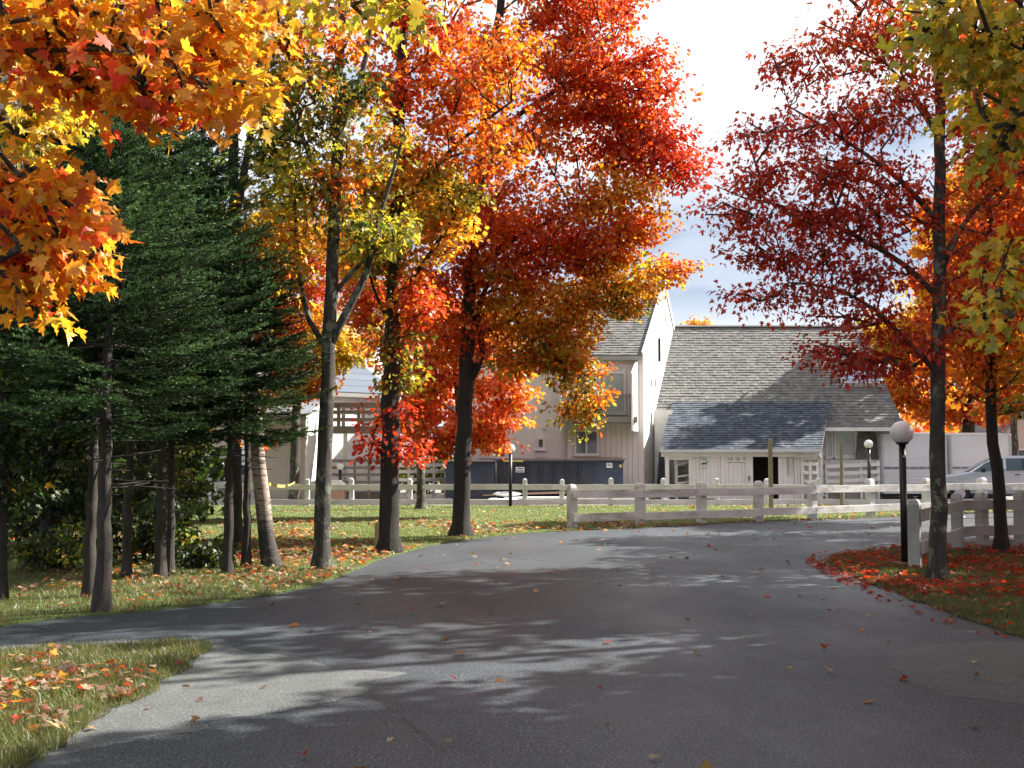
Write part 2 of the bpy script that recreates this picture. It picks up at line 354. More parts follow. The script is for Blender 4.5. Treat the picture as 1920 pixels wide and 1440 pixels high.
# leaf outlines (stem at 0,0, tip at 0,1), drawn as a fan
def fan(right, centre):
    o_ = [(0.02, 0.)] + right + [(0, 1.)] + [(-x, y) for x, y in reversed(right)] + [(-.02, 0.)]
    v = np.array([centre] + o_); n = len(o_); return v, np.array([(0, 1 + i, 2 + i) for i in range(n - 1)])
TEMPL = {
    'fine': fan([(.10, .03), (.34, -.06), (.25, .13), (.40, .20), (.60, .40), (.40, .42), (.36, .50), (.17, .47), (.24, .66), (.22, .74), (.10, .76)], (0, .3)),
    'mid': fan([(.32, -.02), (.23, .17), (.55, .42), (.18, .48), (.2, .72)], (0, .3)),
    'low': fan([(.42, .08), (.26, .3), (.48, .55)], (0, .3)),
    'oval': fan([(.22, .25), (.24, .55)], (0, .4)),
}
def leaves(pos, dirv, nrm, size, col, templ, col2=None):
    """one triangle fan per leaf; returns verts, tris, colours"""
    T, F = TEMPL[templ]; n = len(pos); k = len(T)
    dirv = dirv / np.linalg.norm(dirv, axis=1, keepdims=True)
    nrm = nrm - (nrm * dirv).sum(1, keepdims=True) * dirv; nrm /= np.linalg.norm(nrm, axis=1, keepdims=True) + 1e-9
    sx = np.cross(dirv, nrm)
    fold = RNG.uniform(-.25, .6, n)[:, None]; droop = RNG.uniform(-.5, .15, n)[:, None]; asp = RNG.uniform(.8, 1.05, n)[:, None]
    x = T[None, :, 0] * asp; y = np.repeat(T[None, :, 1], n, 0); z = fold * np.abs(x) + droop * y * y
    s = size[:, None, None]
    v = pos[:, None, :] + s * (x[..., None] * sx[:, None, :] + y[..., None] * dirv[:, None, :] + z[..., None] * nrm[:, None, :])
    f = F[None] + (np.arange(n) * k)[:, None, None]
    c = np.repeat(col[:, None, :], k, 1)
    if col2 is not None:      # autumn leaves turn from the rim inwards, unevenly
        w = RNG.uniform(0, .75, (n, 1, 1)) * np.clip(RNG.normal(.7, .5, (n, k, 1)), 0, 1); w[:, 0] *= .2; c = c * (1 - w) + col2[:, None, :] * w
        c = c * RNG.uniform(.85, 1.12, (n, k, 1))
    return v.reshape(-1, 3), f.reshape(-1, 3), c.reshape(-1, 3)
C = dict(amber=(.78, .32, .03), scar=(.66, .07, .04), red=(.58, .06, .02), dred=(.40, .034, .014), crim=(.60, .058, .026), coral=(.92, .25, .11), orange=(.70, .20, .022), rorange=(.62, .10, .02), gold=(.72, .38, .03), yellow=(.74, .52, .06),
         ygreen=(.42, .42, .05), olive=(.26, .23, .03), green=(.075, .12, .022), dgreen=(.022, .042, .011), brown=(.22, .10, .04), pale=(.56, .42, .30), pink=(.50, .27, .20), rbrown=(.32, .07, .03))
PAL = {
    'mixo': [(3, 'orange'), (2, 'ygreen'), (2, 'rorange'), (2.5, 'olive'), (2, 'gold'), (1, 'green')],
    'red': [(4, 'red'), (4, 'rorange'), (1, 'dred'), (2.2, 'orange')], 'dred': [(4, 'dred'), (4, 'crim'), (3, 'red'), (.6, 'rorange')], 'crim': [(5, 'crim'), (2, 'dred'), (4, 'red'), (1.5, 'rorange')],
    'ror': [(4, 'rorange'), (3, 'red'), (3, 'orange'), (1, 'gold')], 'orange': [(5, 'orange'), (2, 'gold'), (2, 'rorange'), (.7, 'olive')],
    'gold': [(4, 'gold'), (3, 'yellow'), (2, 'orange'), (1, 'ygreen')], 'yellow': [(4, 'yellow'), (2, 'gold'), (3, 'ygreen')], 'ygreen': [(4, 'ygreen'), (2, 'yellow'), (2, 'green'), (1, 'olive')],
    'mixg': [(3, 'ygreen'), (2, 'green'), (2, 'olive'), (2, 'gold'), (1.5, 'orange')], 'olive': [(4, 'olive'), (2, 'ygreen'), (1.6, 'rbrown'), (1.3, 'rorange'), (1, 'green')],
    'coral': [(4, 'coral'), (1.5, 'rorange'), (3, 'orange'), (1.2, 'gold')], 'green': [(4, 'green'), (2, 'dgreen'), (1, 'ygreen')], 'dgreen': [(4, 'dgreen'), (2, 'green'), (.4, 'ygreen')],
    'near': [(6, 'gold'), (4, 'amber'), (3, 'yellow'), (1.3, 'rorange'), (1, 'ygreen')], 'nearor': [(5, 'amber'), (5, 'gold'), (2.2, 'rorange'), (1.4, 'scar'), (1, 'yellow')], 'nearg': [(4, 'ygreen'), (3, 'yellow'), (2, 'olive'), (1, 'gold')],
    'wood': [(7, 'dgreen'), (2.5, 'green'), (.25, 'ygreen'), (.06, 'gold')],  # greens darkened so the leaves themselves hold the wood's deep shade
    'litter': [(3, 'rbrown'), (1, 'red'), (4, 'pale'), (4, 'pink'), (1, 'orange'), (3, 'brown'), (.7, 'gold')], 'litterr': [(4, 'crim'), (4, 'dred'), (2, 'red'), (1.5, 'pink'), (1, 'rbrown')],
}
def pick(pal, n, rng):
    w = np.array([a for a, _ in PAL[pal]], float); cs = np.array([C[b] for _, b in PAL[pal]])
    return cs[rng.choice(len(w), n, p=w / w.sum())]

# ------------------------------------------------------------------ grass blades and fallen leaves
def scatter(poly, n, rng, box=None):
    P = np.array([p[:2] for p in poly]); x0, y0 = P.min(0); x1, y1 = P.max(0)
    if box: x0, x1, y0, y1 = max(x0, box[0]), min(x1, box[1]), max(y0, box[2]), min(y1, box[3])
    x = rng.uniform(x0, x1, n); y = rng.uniform(y0, y1, n); k = inpoly(x, y, poly); return x[k], y[k]
def infrust(x, y, margin=1.3): return (np.abs(x) < .4663 * y * 1.0 + margin)
def lownoise(x, y, s, seed):
    r = np.random.default_rng(seed); v = np.zeros(len(x))
    for i in range(6):
        a, b, p = r.normal(0, 1, 3); v += np.sin((x * a + y * b) * s * (1 + .5 * i) + p * 6) / (1 + .4 * i)
    return v / 2
def grass(name, poly, dens, hgt, wid, box, cols, seed, z=ZL):
    rng = np.random.default_rng(seed); n = int(dens * (box[1] - box[0]) * (box[3] - box[2]))
    x, y = scatter(poly, n, rng, box); k = infrust(x, y); x, y = x[k], y[k]; n = len(x)
    h = rng.uniform(.5, 1.1, n) * hgt * (1 + .25 * lownoise(x, y, 2.2, seed)); a = rng.uniform(0, 2 * pi, n); w = wid * rng.uniform(.7, 1.3, n)
    lean = rng.normal(0, .45, (n, 2)) * h[:, None]
    b = np.stack([x, y, np.full(n, z - .01)], 1); dx = np.stack([np.cos(a) * w, np.sin(a) * w, np.zeros(n)], 1)
    tip = b + np.stack([lean[:, 0], lean[:, 1], h], 1); j_ = np.concatenate([rng.normal(0, .035, (n, 2)), np.zeros((n, 1))], 1); b = b + j_; tip = tip + j_; v = np.stack([b - dx, b + dx, tip], 1).reshape(-1, 3)
    cs = np.array(cols); c = cs[rng.integers(0, len(cs), n)] * rng.uniform(.7, 1.25, (n, 1))
    mo = np.clip(.5 + .6 * lownoise(x, y, .9, seed + 5), 0, 1)[:, None]; c = c * (.85 + .3 * mo)
    o = npmesh(name, v, np.arange(3 * n).reshape(-1, 3), GRASS, None, np.repeat(c, 3, 0), base=(0, 0, 0)); return tag(o, kind='stuff')
G1 = [(.085, .125, .025), (.13, .155, .035), (.06, .10, .02), (.17, .16, .06), (.16, .12, .06)]
G2 = [(.16, .21, .04), (.20, .235, .055), (.12, .175, .035), (.25, .245, .10)]
grass('grass', lawnI, 2600, .075, .004, (-5.4, -1.2, 5.0, 10.6), G1, 11)
grass('grass', lawnR, 1500, .07, .005, (3.5, 9.5, 10.4, 20.5), G1, 12)
grass('grass', lawnL, 1300, .07, .0055, (-8.5, 1.0, 10.8, 17), G1, 13)
grass('grass', lawnL, 420, .06, .009, (-9.5, 3.2, 17, 26), G2, 14)
grass('grass', lawnL, 130, .055, .015, (-14, 18, 26, 39.5), G2, 15)
def litter(name, poly, n, box, pal, size, seed, z, clump=.8, templ='mid', label=None, tilt=.35, dens=None):
    rng = np.random.default_rng(seed); x, y = scatter(poly, n, rng, box); k = infrust(x, y, .6)
    p = np.clip(.5 + clump * lownoise(x, y, 1.1, seed), 0, 1)
    if dens is not None: p = p * np.clip(dens(x, y), 0, 1)
    k &= rng.random(len(x)) < p; x, y = x[k], y[k]; n = len(x)
    pos = np.stack([x, y, z + rng.uniform(0, .03, n)], 1); a = rng.uniform(0, 2 * pi, n)
    d = np.stack([np.cos(a), np.sin(a), rng.normal(0, tilt, n)], 1); nr = np.stack([rng.normal(0, tilt, n), rng.normal(0, tilt, n), np.ones(n)], 1)
    c = pick(pal, n, rng) * rng.uniform(.45, 1.0, (n, 1)); sz = size * rng.uniform(.6, 1.2, n)
    v, f, cc = leaves(pos, d, nr, sz, c, templ, c * rng.uniform(.3, .9, (n, 1)))
    return tag(npmesh(name, v, f, LEAF, None, cc, base=(0, 0, 0)), kind='stuff')
litter('fallen_leaves', lawnI, 5200, (-5, -1.4, 5, 10), 'litter', .085, 21, .055, 1.1, 'fine', dens=lambda x, y: .3 + .5 * lownoise(x, y, 2.4, 77))
litter('fallen_leaves', lawnR, 13500, (3.5, 11, 10.2, 21.5), 'litterr', .085, 22, .05, .5, 'mid', dens=lambda x, y: np.where((y > 13.6 + .25 * (x - 5)) | ((x < 5.3) & (y > 15)), 1.1, .13))
litter('fallen_leaves', lawnL, 9000, (-8, 3, 11, 20), 'litter', .085, 23, .055, .7, 'mid', dens=lambda x, y: .34 + .3 * (y > 14))
litter('fallen_leaves', lawnL, 21000, (-12, 6, 18, 30), 'litter', .10, 24, .055, .8, 'low', dens=lambda x, y: .62 - .05 * np.maximum(y - 22, 0))
litter('fallen_leaves', lawnL, 5000, (-14, 20, 29, 39.4), 'litter', .10, 25, .05, .8, 'low', dens=lambda x, y: .12 + .3 * (x > 4))
# a drift of leaves against the far kerb of the road and along the island
drift = [(p[0], p[1] - .45) for p in edgeL[36:]] + [(p[0], p[1] + .5) for p in reversed(edgeL[36:])]
litter('fallen_leaves', drift, 9000, (1, 18, 23, 37), 'litter', .09, 26, .015, .2, 'low')
driftR = [(p[0] - .4, p[1]) for p in islR] + [(p[0] + .4, p[1]) for p in reversed(islR)]
litter('fallen_leaves', driftR, 9000, (3.5, 9, 10, 20), 'litterr', .085, 27, .012, .3, 'mid', dens=lambda x, y: np.where(y > 13.5, .8, .12))
road_area = [(-9, 5.8), (9, 5.8), (14, 33), (-1, 24), (-3, 17), (-5.5, 11.6)]
litter('fallen_leaves', road_area, 1300, (-9, 14, 5.8, 33), 'litter', .085, 28, .012, .2, 'fine', dens=lambda x, y: 1 + 0 * x)

# ------------------------------------------------------------------ trees
def tubes(A, B, ra, rb, n=5):
    """all branch segments at once: truncated cones A->B"""
    d = B - A; l = np.linalg.norm(d, axis=1, keepdims=True) + 1e-9; d = d / l
    ref = np.where(np.abs(d[:, 2:3]) < .9, np.array([[0, 0, 1.]]), np.array([[1., 0, 0]])); a = np.cross(d, ref); a /= np.linalg.norm(a, axis=1, keepdims=True); b = np.cross(d, a)
    t = np.arange(n) * 2 * pi / n; ring = a[:, None] * np.cos(t)[None, :, None] + b[:, None] * np.sin(t)[None, :, None]
    v = np.concatenate([A[:, None] + ring * ra[:, None, None], B[:, None] + ring * rb[:, None, None]], 1); K = len(A)
    q = np.array([(j, (j + 1) % n, n + (j + 1) % n, n + j) for j in range(n)]); f = q[None] + (np.arange(K) * 2 * n)[:, None, None]
    return v.reshape(-1, 3), f.reshape(-1, 4)
def polyres(pts, step):
    P = [np.array(p, float) for p in pts]; out_ = []; K = len(P)
    for i in range(K - 1):
        p0, p1, p2, p3 = P[max(i - 1, 0)], P[i], P[i + 1], P[min(i + 2, K - 1)]; n = max(1, int(np.linalg.norm(p2 - p1) / step))
        for t in np.arange(n) / n: out_.append(.5 * (2 * p1 + (p2 - p0) * t + (2 * p0 - 5 * p1 + 4 * p2 - p3) * t * t + (-p0 + 3 * p1 - 3 * p2 + p3) * t ** 3))
    out_.append(P[-1]); return out_
def tree(name, label, cat, trunk, Y, r0, blobs, size=.10, templ='low', seed=1, limbs=(), first=2.0, group=None, barkm=None, rtop=.35, spray=.42, per=34, taper=1.0, twig=True, flare=1.6, kill=None, nsc=1.25, droop=.0):
    rng = np.random.default_rng(seed); barkm = barkm or BARK
    pts = [p if len(p) == 3 else at(p[0], p[1], Y) for p in trunk]; pts[0] = np.array([pts[0][0], pts[0][1], 0.0])
    root = thing(name, tuple(pts[0]), label, cat, group)
    tp = polyres(pts, .35); K = len(tp); tl = np.linspace(0, 1, K)
    for i in range(2, K): tp[i] = tp[i] + np.array([rng.normal(0, .012), rng.normal(0, .012), 0])
    rad = [r0 * ((1 - tl[i] * (1 - rtop)) ** taper) for i in range(K)]
    z0 = tp[0][2]
    for i in range(K):
        hgt = tp[i][2] - z0
        if hgt < .5: rad[i] *= 1 + (flare - 1) * (1 - hgt / .5) ** 2
    base_ins = [tp[0] - np.array([0, 0, .15]), tp[0]]; 
    mm = M(); mm.tube([base_ins[0]] + tp, [rad[0] * 1.05] + rad, 14, True, .10, rng)
    nodes = []; par = []; cap = []; cost0 = []
    for i in range(K):
        if tp[i][2] > first * .8: nodes.append(tp[i]); par.append(-1); cap.append(rad[i] * .55); cost0.append(0)
    for lp, la, lb in limbs:
        q = polyres([p if len(p) == 3 else at(p[0], p[1], Y) for p in lp], .3); rr = np.linspace(la, lb, len(q)); mm.tube(q, rr, 8, True, .06, rng)
        for i in range(1, len(q)): nodes.append(q[i]); par.append(-1); cap.append(rr[i] * .7); cost0.append(0.1)
    C_, cidx = [], []
    cents = []; pals = []; outw = []
    for bl in blobs:
        px, py, rx, ry, pal, n = bl[:6]; dy = bl[6] if len(bl) > 6 else 0; rd = bl[7] if len(bl) > 7 else None
        s_ = ppm(Y + dy); c = at(px, py, Y + dy); e = np.array([rx / s_, rd if rd else rx / s_ * .8, ry / s_]); n = max(1, int(n * nsc))
        d = rng.normal(0, 1, (n, 3)); d /= np.linalg.norm(d, axis=1, keepdims=True); u = rng.random(n) ** (1 / 2.6)
        p = c + d * u[:, None] * e; cents.append(p); pals += [pal] * n
    S = np.concatenate(cents); pals = np.array(pals)
    if kill is not None: k = ~kill(S); S, pals = S[k], pals[k]
    NN = np.array(nodes); dist = np.min(np.linalg.norm(S[:, None] - NN[None], axis=2), axis=1); order = np.argsort(dist)
    cap_n = len(S) * 5 + len(nodes) + 10
    X = np.zeros((cap_n, 3)); X[:len(nodes)] = NN; P = -np.ones(cap_n, int); Cst = np.zeros(cap_n); Cst[:len(nodes)] = cost0; Cap = np.full(cap_n, .05); Cap[:len(nodes)] = cap
    n = len(nodes); n_root = n; ends = np.zeros(len(S), int)
    for si in order:
        c = S[si]; d = X[:n] - c; hd = np.hypot(d[:, 0], d[:, 1]); l = np.sqrt((d ** 2).sum(1))
        pen = l + .28 * Cst[:n] + 1.3 * np.maximum(0, d[:, 2] + .30 * hd); j = int(np.argmin(pen)); a = X[j]; dl = l[j]
        k = max(1, min(4, int(dl / .55))); prev = j
        for q in range(1, k + 1):
            t = q / k; pnt = a + (c - a) * t
            if q < k: pnt = pnt + np.array([0, 0, .10 * dl * sin(pi * t)]) + rng.normal(0, .045 * dl / k + .012, 3)
            X[n] = pnt; P[n] = prev; Cst[n] = Cst[prev] + dl / k; prev = n; n += 1
        ends[si] = prev
    cnt = np.zeros(n); cnt[ends] = 1
    for i in range(n - 1, n_root - 1, -1): cnt[P[i]] += cnt[i]
    ch = np.arange(n_root, n); rad_b = np.minimum(.0042 + .0062 * np.sqrt(cnt[ch]), np.maximum(.006, np.where(P[ch] < n_root, Cap[P[ch]], 9)))
    full = np.zeros(n); full[ch] = rad_b; ra = np.where(P[ch] < n_root, rad_b, np.minimum(full[P[ch]], rad_b * 1.35))
    if twig:
        v, f = tubes(X[P[ch]], X[ch], ra, rad_b, 5); tm = np.array(mm.v); b0 = len(mm.v)
        mm.v.extend(map(tuple, v)); mm.n += len(v); mm.f.extend([tuple(int(i) + b0 for i in q) for q in f])
    obj('trunk', mm, barkm, root, smooth=True)
    # leaves: flat sprays round every twig end
    ns = len(S); k = rng.poisson(per, ns) + 4; idx = np.repeat(np.arange(ns), k); m = len(idx)
    dirp = S - X[P[ends]]; dirp /= np.linalg.norm(dirp, axis=1, keepdims=True) + 1e-6
    nrm = np.array([0, 0, 1.]) + rng.normal(0, .28, (ns, 3)) ; nrm -= .25 * dirp * np.sign(nrm[:, 2:3]); nrm /= np.linalg.norm(nrm, axis=1, keepdims=True)
    a1 = dirp - (dirp * nrm).sum(1, keepdims=True) * nrm; a1 /= np.linalg.norm(a1, axis=1, keepdims=True) + 1e-6; a2 = np.cross(nrm, a1)
    ang = rng.uniform(0, 2 * pi, m); rr = spray * np.sqrt(rng.random(m)) * rng.uniform(.75, 1.2, ns)[idx]
    off = (a1[idx] * (np.cos(ang) * rr * 1.15)[:, None] + a2[idx] * (np.sin(ang) * rr * .85)[:, None] + nrm[idx] * rng.normal(0, spray * .16, m)[:, None])
    pos = S[idx] + off - np.array([0, 0, 1.]) * (droop * rr ** 2 / spray)[:, None]
    dv = off / (np.linalg.norm(off, axis=1, keepdims=True) + 1e-6) * .8 + np.array([0, 0, -.55]) + rng.normal(0, .35, (m, 3))
    nv = nrm[idx] + rng.normal(0, .5, (m, 3))
    basec = np.zeros((ns, 3))
    for pn in np.unique(pals): q = pals == pn; basec[q] = pick(pn, q.sum(), rng)
    c = basec[idx]; oth = np.zeros((m, 3)); lp = pals[idx]
    for pn in np.unique(pals): q = lp == pn; oth[q] = pick(pn, q.sum(), rng)
    mixm = rng.random(m) < .42; c = np.where(mixm[:, None], oth, c) * rng.uniform(.6, 1.05, (m, 1))
    v, f, cc = leaves(pos, dv, nv, size * rng.uniform(.45, 1.25, m), c, templ, oth if templ == 'fine' else None)
    npmesh('crown', v, f, LEAF, root, cc)
    return root

MP = 'maple tree'
# row of maples along the left edge of the road
tree('maple_tree', 'slender forked maple with thin yellow green leaves at the road edge beside the birch', MP, [(604, 1068), (606, 900), (611, 760), (616, 640), (624, 480), (632, 300), (634, 150), (640, 20), (650, -160), (655, -330)], 17.1, .128,
     [(560, 330, 85, 100, 'ygreen', 26), (600, 190, 90, 90, 'mixg', 26), (535, 470, 60, 90, 'gold', 20), (700, 430, 70, 60, 'ygreen', 20), (690, 260, 80, 80, 'mixg', 20), (590, 60, 120, 60, 'orange', 26),
      (600, -130, 190, 130, 'mixg', 70), (515, 130, 60, 110, 'mixg', 18), (630, 360, 55, 30, 'orange', 8), (640, 400, 40, 25, 'ygreen', 5), (520, 260, 50, 60, 'green', 12), (660, 150, 60, 60, 'green', 10)],
     .11, 'mid', 31, limbs=[([(616, 650), (655, 575), (688, 510), (705, 430), (735, 330), (760, 240)], .075, .02), ([(612, 655), (580, 600), (565, 540), (556, 450), (552, 340)], .05, .015), ([(626, 380), (590, 310), (556, 230), (520, 150)], .06, .018),
     ([(634, 250), (668, 170), (690, 90), (700, -20)], .06, .02), ([(618, 560), (690, 480), (780, 420)], .045, .012)], first=4.2, per=26, spray=.36, group='maples along the left road edge')
tree('maple_tree', 'twin stemmed maple with amber and orange leaves between forked maple and red maple', MP, [(728, 1034), (730, 900), (733, 760), (737, 600), (741, 450), (748, 300), (752, 150), (760, 0), (770, -200)], 20.2, .185,
     [(745, 340, 110, 80, 'gold', 32), (860, 270, 120, 80, 'orange', 36), (760, 170, 120, 90, 'ror', 36), (890, 120, 130, 90, 'orange', 40), (720, 500, 60, 50, 'mixg', 14), (810, 430, 90, 60, 'gold', 24), (770, 20, 150, 80, 'ror', 36),
      (800, -150, 220, 140, 'orange', 80), (850, 360, 70, 50, 'ygreen', 16), (760, 560, 60, 60, 'ror', 16), (745, 640, 40, 40, 'olive', 8), (690, 380, 50, 50, 'ygreen', 10), (705, 830, 28, 22, 'crim', 5), (775, 850, 26, 18, 'crim', 4), (760, 700, 30, 35, 'olive', 6), (735, 780, 36, 22, 'crim', 4)],
     .10, 'low', 32, limbs=[([(739, 560), (790, 500), (850, 410), (900, 350)], .06, .02), ([(745, 400), (800, 330), (880, 250), (960, 190)], .07, .02), ([(736, 620), (700, 540), (680, 460)], .04, .012)], first=3.0, per=40, spray=.44, barkm=BARKD, group='maples along the left road edge')
tree('maple_tree', 'large flame red maple spreading far over the road and white lodge', MP, [(864, 1006), (866, 900), (872, 760), (877, 640), (882, 520), (890, 400), (905, 260), (925, 110), (945, -40), (960, -230)], 24.3, .195,
     [(1000, 120, 160, 120, 'ror', 60), (1120, 130, 110, 100, 'red', 44), (1090, 10, 120, 80, 'red', 44), (1210, 110, 50, 40, 'red', 9), (1240, 165, 40, 18, 'red', 5), (1060, 270, 160, 80, 'ror', 50), (1180, 280, 90, 55, 'red', 30), (1260, 320, 70, 35, 'crim', 16), (960, 430, 150, 85, 'ror', 44), (1080, 430, 130, 60, 'red', 30),
      (1150, 370, 90, 45, 'gold', 26), (1200, 430, 80, 28, 'orange', 16), (1190, 520, 90, 28, 'gold', 20), (1265, 500, 42, 20, 'orange', 7), (880, 380, 110, 80, 'ror', 34), (960, 590, 100, 50, 'gold', 34), (1060, 600, 70, 40, 'gold', 20), (1000, 680, 80, 40, 'mixo', 22), (1050, 480, 110, 50, 'ror', 26), (1130, 470, 90, 40, 'orange', 20), (950, 530, 90, 50, 'orange', 20), (900, 480, 80, 60, 'ror', 20), (1110, 560, 90, 40, 'gold', 22), (1180, 200, 90, 60, 'red', 22), (1100, 200, 90, 60, 'ror', 24), (1240, 250, 60, 40, 'crim', 10),
      (1075, 700, 62, 36, 'mixo', 20), (1090, 765, 40, 36, 'mixo', 13), (1040, 650, 60, 40, 'gold', 14), (830, 520, 70, 50, 'ror', 20), (1000, -150, 230, 130, 'red', 90), (860, 620, 80, 60, 'ror', 22), (1150, 560, 60, 30, 'mixg', 10)],
     .098, 'low', 33, limbs=[([(878, 720), (905, 660), (895, 590), (925, 520), (1000, 470)], .09, .03), ([(884, 520), (930, 470), (1020, 420), (1120, 380), (1210, 340)], .075, .02), ([(905, 280), (980, 210), (1080, 150), (1180, 110)], .075, .02),
     ([(900, 630), (960, 600), (1020, 650), (1060, 710)], .05, .015), ([(884, 560), (980, 530), (1080, 535), (1170, 500)], .035, .008)], first=2.7, per=60, spray=.48, barkm=BARKD, group='maples along the left road edge')
# red maple in the right island and its neighbours
tree('red_maple_tree', 'tall crimson maple with lichened straight trunk beside the black globe lamp', MP, [(1757, 1090), (1758, 950), (1757, 800), (1759, 640), (1761, 480), (1762, 320), (1761, 160), (1760, 20), (1755, -200), (1750, -420)], 15.5, .118,
     [(1480, 130, 80, 32, 'crim', 11), (1580, 90, 110, 50, 'red', 24), (1660, 40, 110, 50, 'red', 22), (1420, 250, 80, 26, 'crim', 11), (1560, 220, 120, 45, 'crim', 24), (1660, 210, 90, 60, 'red', 18), (1400, 340, 75, 26, 'dred', 11), (1500, 320, 110, 34, 'crim', 20),
      (1610, 320, 110, 44, 'crim', 24), (1370, 395, 55, 18, 'crim', 7), (1480, 410, 130, 30, 'dred', 26), (1600, 420, 120, 40, 'dred', 28), (1690, 380, 70, 80, 'crim', 20), (1430, 470, 70, 20, 'dred', 9), (1520, 480, 100, 24, 'dred', 18), (1640, 510, 90, 36, 'dred', 20), (1420, 555, 55, 13, 'dred', 6), (1510, 550, 80, 18, 'dred', 11), (1600, 590, 75, 30, 'dred', 15),
      (1560, 660, 60, 20, 'dred', 9), (1620, 680, 70, 24, 'dred', 12), (1690, 650, 70, 50, 'dred', 16), (1700, 120, 90, 70, 'red', 22), (1850, 340, 80, 70, 'ror', 24), (1840, 240, 70, 50, 'crim', 16), (1850, 470, 80, 50, 'red', 20), (1800, 560, 50, 50, 'red', 12), (1650, -110, 210, 90, 'red', 60), (1830, 120, 80, 70, 'red', 16)],
     .082, 'mid', 34, limbs=[([(1759, 700), (1700, 640), (1640, 580), (1560, 540), (1480, 530)], .045, .012), ([(1760, 560), (1700, 500), (1600, 440), (1480, 390), (1390, 370)], .05, .012), ([(1761, 420), (1690, 340), (1580, 260), (1480, 200)], .05, .012), ([(1761, 250), (1700, 160), (1630, 90)], .045, .012),
     ([(1760, 520), (1800, 430), (1860, 360), (1920, 320)], .05, .015), ([(1760, 640), (1820, 590), (1890, 550)], .035, .012)], first=4.0, per=27, spray=.40, rtop=.3, droop=.25, group='maples in the right island')
tree('maple_tree', 'thin crooked maple with orange leaves rising in front of the parked minivan', MP, [(1878, 1036), (1876, 960), (1868, 880), (1858, 780), (1855, 660), (1845, 560), (1850, 440), (1860, 300), (1865, 120), (1870, -60)], 20.2, .115,
     [(1890, 430, 80, 60, 'ror', 22), (1910, 560, 60, 60, 'orange', 16), (1835, 640, 60, 50, 'orange', 14), (1910, 690, 40, 50, 'gold', 9), (1900, 290, 90, 80, 'orange', 24), (1780, 600, 50, 40, 'ror', 10), (1880, 130, 120, 90, 'mixg', 30), (1900, 760, 30, 24, 'ygreen', 3), (1820, 700, 40, 30, 'orange', 6)],
     .105, 'low', 35, first=2.8, per=30, spray=.4, barkm=BARKD, limbs=[([(1856, 700), (1890, 640), (1920, 590)], .04, .012)], group='maples in the right island')
# overhanging branches near the camera, from trees beside the road
tree('maple_tree', 'overhanging maple with big amber and scarlet leaves filling the upper left corner', MP, [np.array([-4.1, 4.0, 0]), np.array([-4.05, 4.1, 2]), np.array([-3.9, 4.3, 3.6]), np.array([-3.8, 4.4, 5.5]), np.array([-3.7, 4.5, 8])], 5.0, .17,
     [(50, 40, 110, 50, 'nearor', 24, .0, .5), (190, 50, 110, 60, 'near', 30, .2, .5), (330, 60, 100, 60, 'near', 30, .3, .5), (430, 70, 70, 50, 'near', 16, .4, .5), (290, 150, 110, 45, 'nearor', 22, .0, .4), (430, 150, 50, 26, 'near', 9, .0, .3), (150, 120, 90, 50, 'nearor', 18, .3, .4),
      (50, 170, 70, 60, 'near', 16, 1.5, .6), (60, 250, 60, 40, 'nearg', 12, 1.6, .6), (120, 200, 60, 40, 'nearg', 9, 1.8, .5), (30, 340, 50, 40, 'nearor', 11, .0, .4), (80, 320, 50, 30, 'nearor', 8, .2, .3), (40, 420, 60, 50, 'nearor', 14, .0, .4), (130, 400, 45, 34, 'nearor', 8, .0, .3), (110, 470, 60, 34, 'nearor', 12, .0, .3), (30, 500, 40, 40, 'nearor', 9, .0, .3), (40, 555, 30, 24, 'near', 4, .0, .25),
      (450, 8, 90, 20, 'near', 8, .3, .4), (620, -4, 120, 14, 'nearg', 7, .2, .4), (760, -2, 60, 16, 'nearg', 5, .2, .3), (200, -90, 300, 80, 'near', 34, .2, .8), (-150, 300, 120, 280, 'near', 30, 0, .8)],
     .078, 'fine', 36, limbs=[([np.array([-4.02, 4.15, 2.4]), at(-60, 110, 4.9), at(40, 95, 5.0), at(200, 92, 5.0), at(290, 110, 5.0), at(400, 165, 5.0)], .03, .006), ([np.array([-3.9, 4.3, 3.4]), at(-20, -60, 5.0), at(250, -40, 5.1), at(520, -20, 5.2), at(740, -25, 5.2)], .035, .006), ([np.array([-4.03, 4.1, 2.2]), at(-60, 430, 4.9), at(30, 410, 5), at(110, 440, 5)], .018, .005)],
     first=2.2, per=10, spray=.19, rtop=.5, droop=.5)
tree('maple_tree', 'overhanging maple with olive yellow leaves drooping from the upper right corner', MP, [np.array([5.6, 6.2, 0]), np.array([5.5, 6.2, 2]), np.array([5.3, 6.3, 4]), np.array([5.2, 6.4, 7]), np.array([5.1, 6.4, 9.5])], 6.0, .19,
     [(1770, 30, 90, 45, 'nearg', 20, 0, .5), (1870, 70, 70, 60, 'nearg', 20, 0, .5), (1880, 160, 60, 50, 'nearg', 14, .3, .5), (1895, 250, 40, 40, 'nearg', 9, .3, .4), (1850, 560, 40, 22, 'nearg', 4, .4, .3), (1895, 480, 30, 40, 'nearg', 5, .4, .3), (1900, 590, 20, 20, 'nearg', 2, .4, .3),
      (2050, 100, 160, 200, 'nearg', 60, .3, 1.2), (2100, 400, 160, 140, 'nearg', 30, .5, 1), (1990, -300, 400, 220, 'near', 120, .5, 1.8), (2300, -200, 300, 400, 'near', 150, .5, 2.0)],
     .074, 'fine', 37, limbs=[([np.array([5.35, 6.25, 3.6]), at(2100, 250, 6.0), at(1950, 110, 6.0), at(1830, 50, 6.0), at(1740, 25, 6.0)], .03, .006), ([np.array([5.45, 6.2, 2.6]), at(2100, 480, 6.3), at(1960, 480, 6.4), at(1880, 500, 6.4), at(1850, 560, 6.4)], .02, .004)],
     first=2.2, per=11, spray=.2, rtop=.5, droop=.5)
